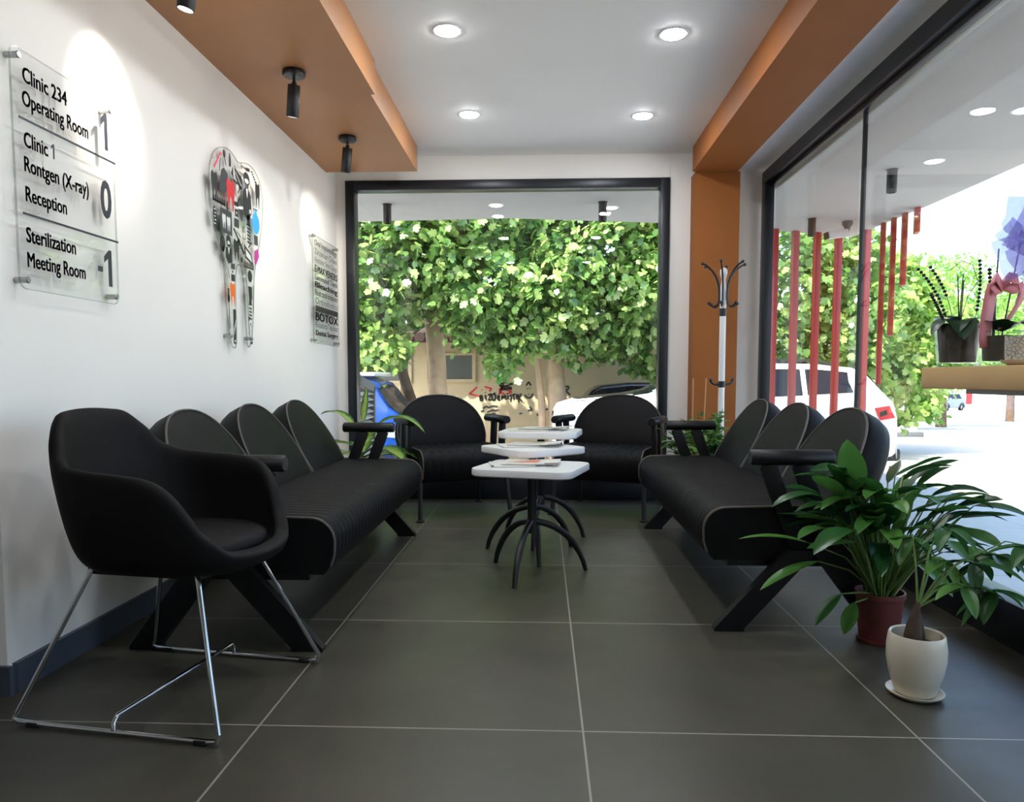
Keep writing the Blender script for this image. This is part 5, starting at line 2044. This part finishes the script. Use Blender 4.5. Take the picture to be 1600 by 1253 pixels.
tree('fig_tree', 'fig tree with a blotched pale trunk rising behind the white car bonnet', (0.25, 11.3, -0.5),
     [(0.27, 11.3, -0.55), (0.25, 11.3, 0.4), (0.20, 11.3, 1.0), (0.22, 11.3, 1.6), (0.3, 11.3, 2.4)], [0.17, 0.15, 0.14, 0.13, 0.10],
     [(0.9, 10.6, 2.9, 1.1, 0.8, 1.0), (1.7, 10.7, 2.3, 0.9, 0.8, 0.8), (0.2, 10.5, 2.2, 0.7, 0.6, 0.6), (1.2, 10.6, 3.7, 1.2, 0.8, 0.8), (2.3, 10.8, 3.2, 0.9, 0.8, 0.9), (1.0, 10.9, 1.75, 0.9, 0.6, 0.45), (1.9, 11.2, 1.35, 0.75, 0.5, 0.5), (-0.1, 10.6, 1.68, 0.5, 0.4, 0.36), (-0.58, 10.5, 1.16, 0.25, 0.2, 0.2), (0.65, 11.0, 1.4, 0.4, 0.35, 0.3)],
     15000, 0.115, 'fig', branches=([(0.25, 11.3, 1.9), (0.8, 11.0, 2.5), (1.3, 10.8, 2.9)], [(0.25, 11.3, 1.6), (0.0, 11.0, 1.9), (-0.2, 10.8, 2.1)], [(0.02, 11.35, -0.5), (0.0, 11.3, 0.5), (-0.08, 11.3, 1.3), (0.1, 11.3, 1.9)], [(0.25, 11.3, 1.7), (1.0, 11.1, 1.8), (1.7, 11.0, 2.0)]), seed=3, group=GRP)
tree('leaning_tree', 'slender tree with a leaning brown trunk beside the blue car', (-1.88, 10.9, -0.5),
     [(-1.80, 10.9, -0.55), (-1.88, 10.9, 0.4), (-2.02, 10.9, 0.85), (-2.18, 10.9, 1.4), (-2.3, 10.9, 2.0)], [0.10, 0.09, 0.08, 0.07, 0.05],
     [(-2.7, 10.2, 1.7, 0.55, 0.4, 0.5), (-2.3, 10.2, 1.35, 0.45, 0.35, 0.3), (-2.85, 10.2, 2.5, 0.5, 0.4, 0.7), (-2.75, 10.2, 1.15, 0.3, 0.3, 0.25)],
     2200, 0.125, 'fig_pale', 'tree_bark_dark', seed=4, group=GRP)
tree('evergreen_tree', 'dark evergreen tree filling the gap behind the two figs', (-0.2, 16.8, -0.5),
     [(-0.2, 16.8, -0.55), (-0.2, 16.8, 3.0)], [0.25, 0.15],
     [(-3.5, 16.8, 3.2, 1.8, 1.2, 1.8), (-0.8, 16.8, 3.4, 2.0, 1.2, 1.9), (1.8, 16.8, 3.3, 2.0, 1.2, 2.0), (-0.6, 16.8, 5.2, 3.0, 1.4, 1.5), (3.2, 16.8, 2.2, 1.2, 1.0, 1.5), (-5.2, 16.8, 2.2, 1.2, 1.0, 1.6)],
     9000, 0.24, 'dark_fol', 'tree_bark_dark', seed=5, outline=OVAL, group=GRP)
tree('shade_tree', 'dense dark tree behind the black car', (3.1, 15.9, -0.5),
     [(3.1, 15.9, -0.55), (3.1, 15.9, 2.5)], [0.16, 0.1],
     [(2.75, 15.9, 1.7, 1.0, 0.8, 0.9), (3.4, 15.9, 2.3, 1.0, 0.8, 1.2), (2.8, 15.9, 0.9, 0.9, 0.7, 0.6), (3.3, 15.9, 0.2, 0.8, 0.6, 0.6)],
     4200, 0.2, 'dark_fol', 'tree_bark_dark', seed=6, outline=OVAL, group=GRP)
tree('fig_tree', 'fig tree behind the red bars, beside the side window frame', (4.6, 13.4, -0.5),
     [(4.6, 13.4, -0.55), (4.6, 13.4, 1.0), (4.7, 13.4, 2.4)], [0.15, 0.13, 0.09],
     [(4.4, 12.8, 2.6, 0.9, 0.8, 1.0), (5.2, 12.9, 1.9, 0.9, 0.8, 0.9), (4.3, 12.9, 1.4, 0.8, 0.7, 0.7), (5.0, 12.8, 3.0, 0.7, 0.7, 0.6), (4.9, 13.0, 0.7, 0.9, 0.7, 0.6), (5.7, 13.2, 2.5, 0.5, 0.5, 0.5)],
     8500, 0.125, 'fig', branches=([(4.7, 13.4, 1.8), (5.2, 13.2, 2.3), (5.5, 13.1, 2.8)],), seed=7, group=GRP)
tree('fig_tree', 'fig tree behind the stepped red bars and the rear of the white car', (6.7, 14.6, -0.5),
     [(6.7, 14.6, -0.55), (6.7, 14.6, 1.0), (6.8, 14.6, 2.2)], [0.15, 0.13, 0.09],
     [(6.3, 14.2, 2.4, 0.9, 0.8, 0.9), (7.3, 14.3, 1.7, 0.8, 0.8, 0.8), (6.4, 14.2, 1.2, 0.9, 0.7, 0.7), (5.9, 14.2, 2.9, 0.5, 0.5, 0.5), (7.0, 14.3, 2.7, 0.55, 0.5, 0.45), (6.9, 14.3, 0.6, 0.8, 0.6, 0.5)],
     8000, 0.125, 'fig_pale', seed=8, group=GRP)
tree('acacia_tree', 'bright feathery tree beyond the stepped red bars', (10.6, 22.0, -0.56),
     [(10.6, 22, -0.65), (10.6, 22, 1.2), (10.9, 22, 2.6)], [0.15, 0.12, 0.08],
     [(10.4, 21.8, 3.0, 1.0, 0.8, 0.9), (11.2, 21.8, 2.0, 1.1, 0.9, 0.9), (10.0, 21.8, 1.7, 0.9, 0.8, 0.8), (11.0, 21.8, 3.9, 0.7, 0.7, 0.6), (10.4, 21.8, 0.8, 1.1, 0.8, 0.6), (11.6, 21.8, 1.0, 0.7, 0.6, 0.5)],
     7000, 0.12, 'acacia', seed=9, outline=OVAL, group=GRP, shell=0.3)
tree('acacia_tree', 'bright feathery tree behind the orchid in the glass pot', (12.95, 24.4, -0.63),
     [(12.95, 24.4, -0.75), (12.9, 24.4, 1.0), (13.1, 24.4, 2.8)], [0.17, 0.14, 0.09],
     [(13.1, 24.2, 3.6, 1.3, 1.0, 1.0), (14.2, 24.2, 2.6, 1.2, 1.0, 1.0), (12.4, 24.2, 2.5, 1.0, 0.9, 0.9), (13.3, 24.2, 4.3, 0.9, 0.8, 0.6), (13.5, 24.2, 1.6, 1.5, 1.0, 0.6), (15.2, 24.2, 3.4, 1.0, 0.9, 0.9)],
     8500, 0.12, 'acacia', 'tree_bark_dark', seed=10, outline=OVAL, group=GRP, shell=0.3)
tree('acacia_tree', 'feathery tree behind the pink ribbon and patterned pot', (19.2, 31.0, -0.83),
     [(19.2, 31, -1.0), (19.2, 31, 1.4), (19.4, 31, 3.0)], [0.16, 0.13, 0.09],
     [(19.6, 30.8, 3.4, 2.0, 1.2, 1.2), (18.0, 30.8, 2.9, 1.4, 1.0, 1.0), (21.2, 30.8, 3.8, 1.6, 1.2, 1.4), (19.5, 30.8, 1.9, 2.2, 1.0, 0.7)],
     7000, 0.16, 'acacia', 'tree_bark_dark', seed=12, outline=OVAL, group=GRP, shell=0.3)

# far street furniture
t = thing('utility_cabinet', 'pale concrete utility cabinet on the pavement behind the white car', 'cabinet', (9.05, 18.8, -0.5))
mb = MB()
mb.box((0, 0, 0.66), (0.50, 0.45, 1.16), bev=0.01)
mb.build('body', 'concrete', t, None, 30)
mb = MB()
mb.box((0.02, 0, 0.06), (0.72, 0.55, 0.12), bev=0.01)
mb.build('base', 'louvre', t, None, 30)
mb = MB()
mb.box((-0.02, -0.228, 0.70), (0.16, 0.012, 0.95))
mb.build('door', 'louvre', t, None, 0)
t = thing('street_sign', 'red and white sign board on a post far down the street', 'sign', (26.3, 46.5, gz(0, 46.5)))
mb = MB()
mb.box((0, 0, 1.5), (0.34, 0.08, 1.7))
mb.build('board', 'red_ink', t, None, 0)
mb = MB()
mb.cyl((0, 0.03, 0), (0, 0.03, 0.8), 0.04, n=10)
mb.build('post', 'steel', t)
t = thing('street_sign', 'small red sign far down the street above the silver car', 'sign', (26.6, 50.5, gz(0, 50.5)))
mb = MB()
mb.box((0, 0, 1.85), (0.75, 0.08, 0.55))
mb.build('board', 'red_ink', t, None, 0)
mb = MB()
mb.cyl((0, 0.03, 0), (0, 0.03, 1.6), 0.04, n=10)
mb.build('post', 'steel', t)
o = MB().box((0, 0, 1.6), (46, 6, 3.2)).build('far_facade', 'hills', None, None, 0)
o.location = (52, 84, gz(0, 80) - 0.1)
tag(o, 'long pale low facade at the far end of the sunlit street', 'building')
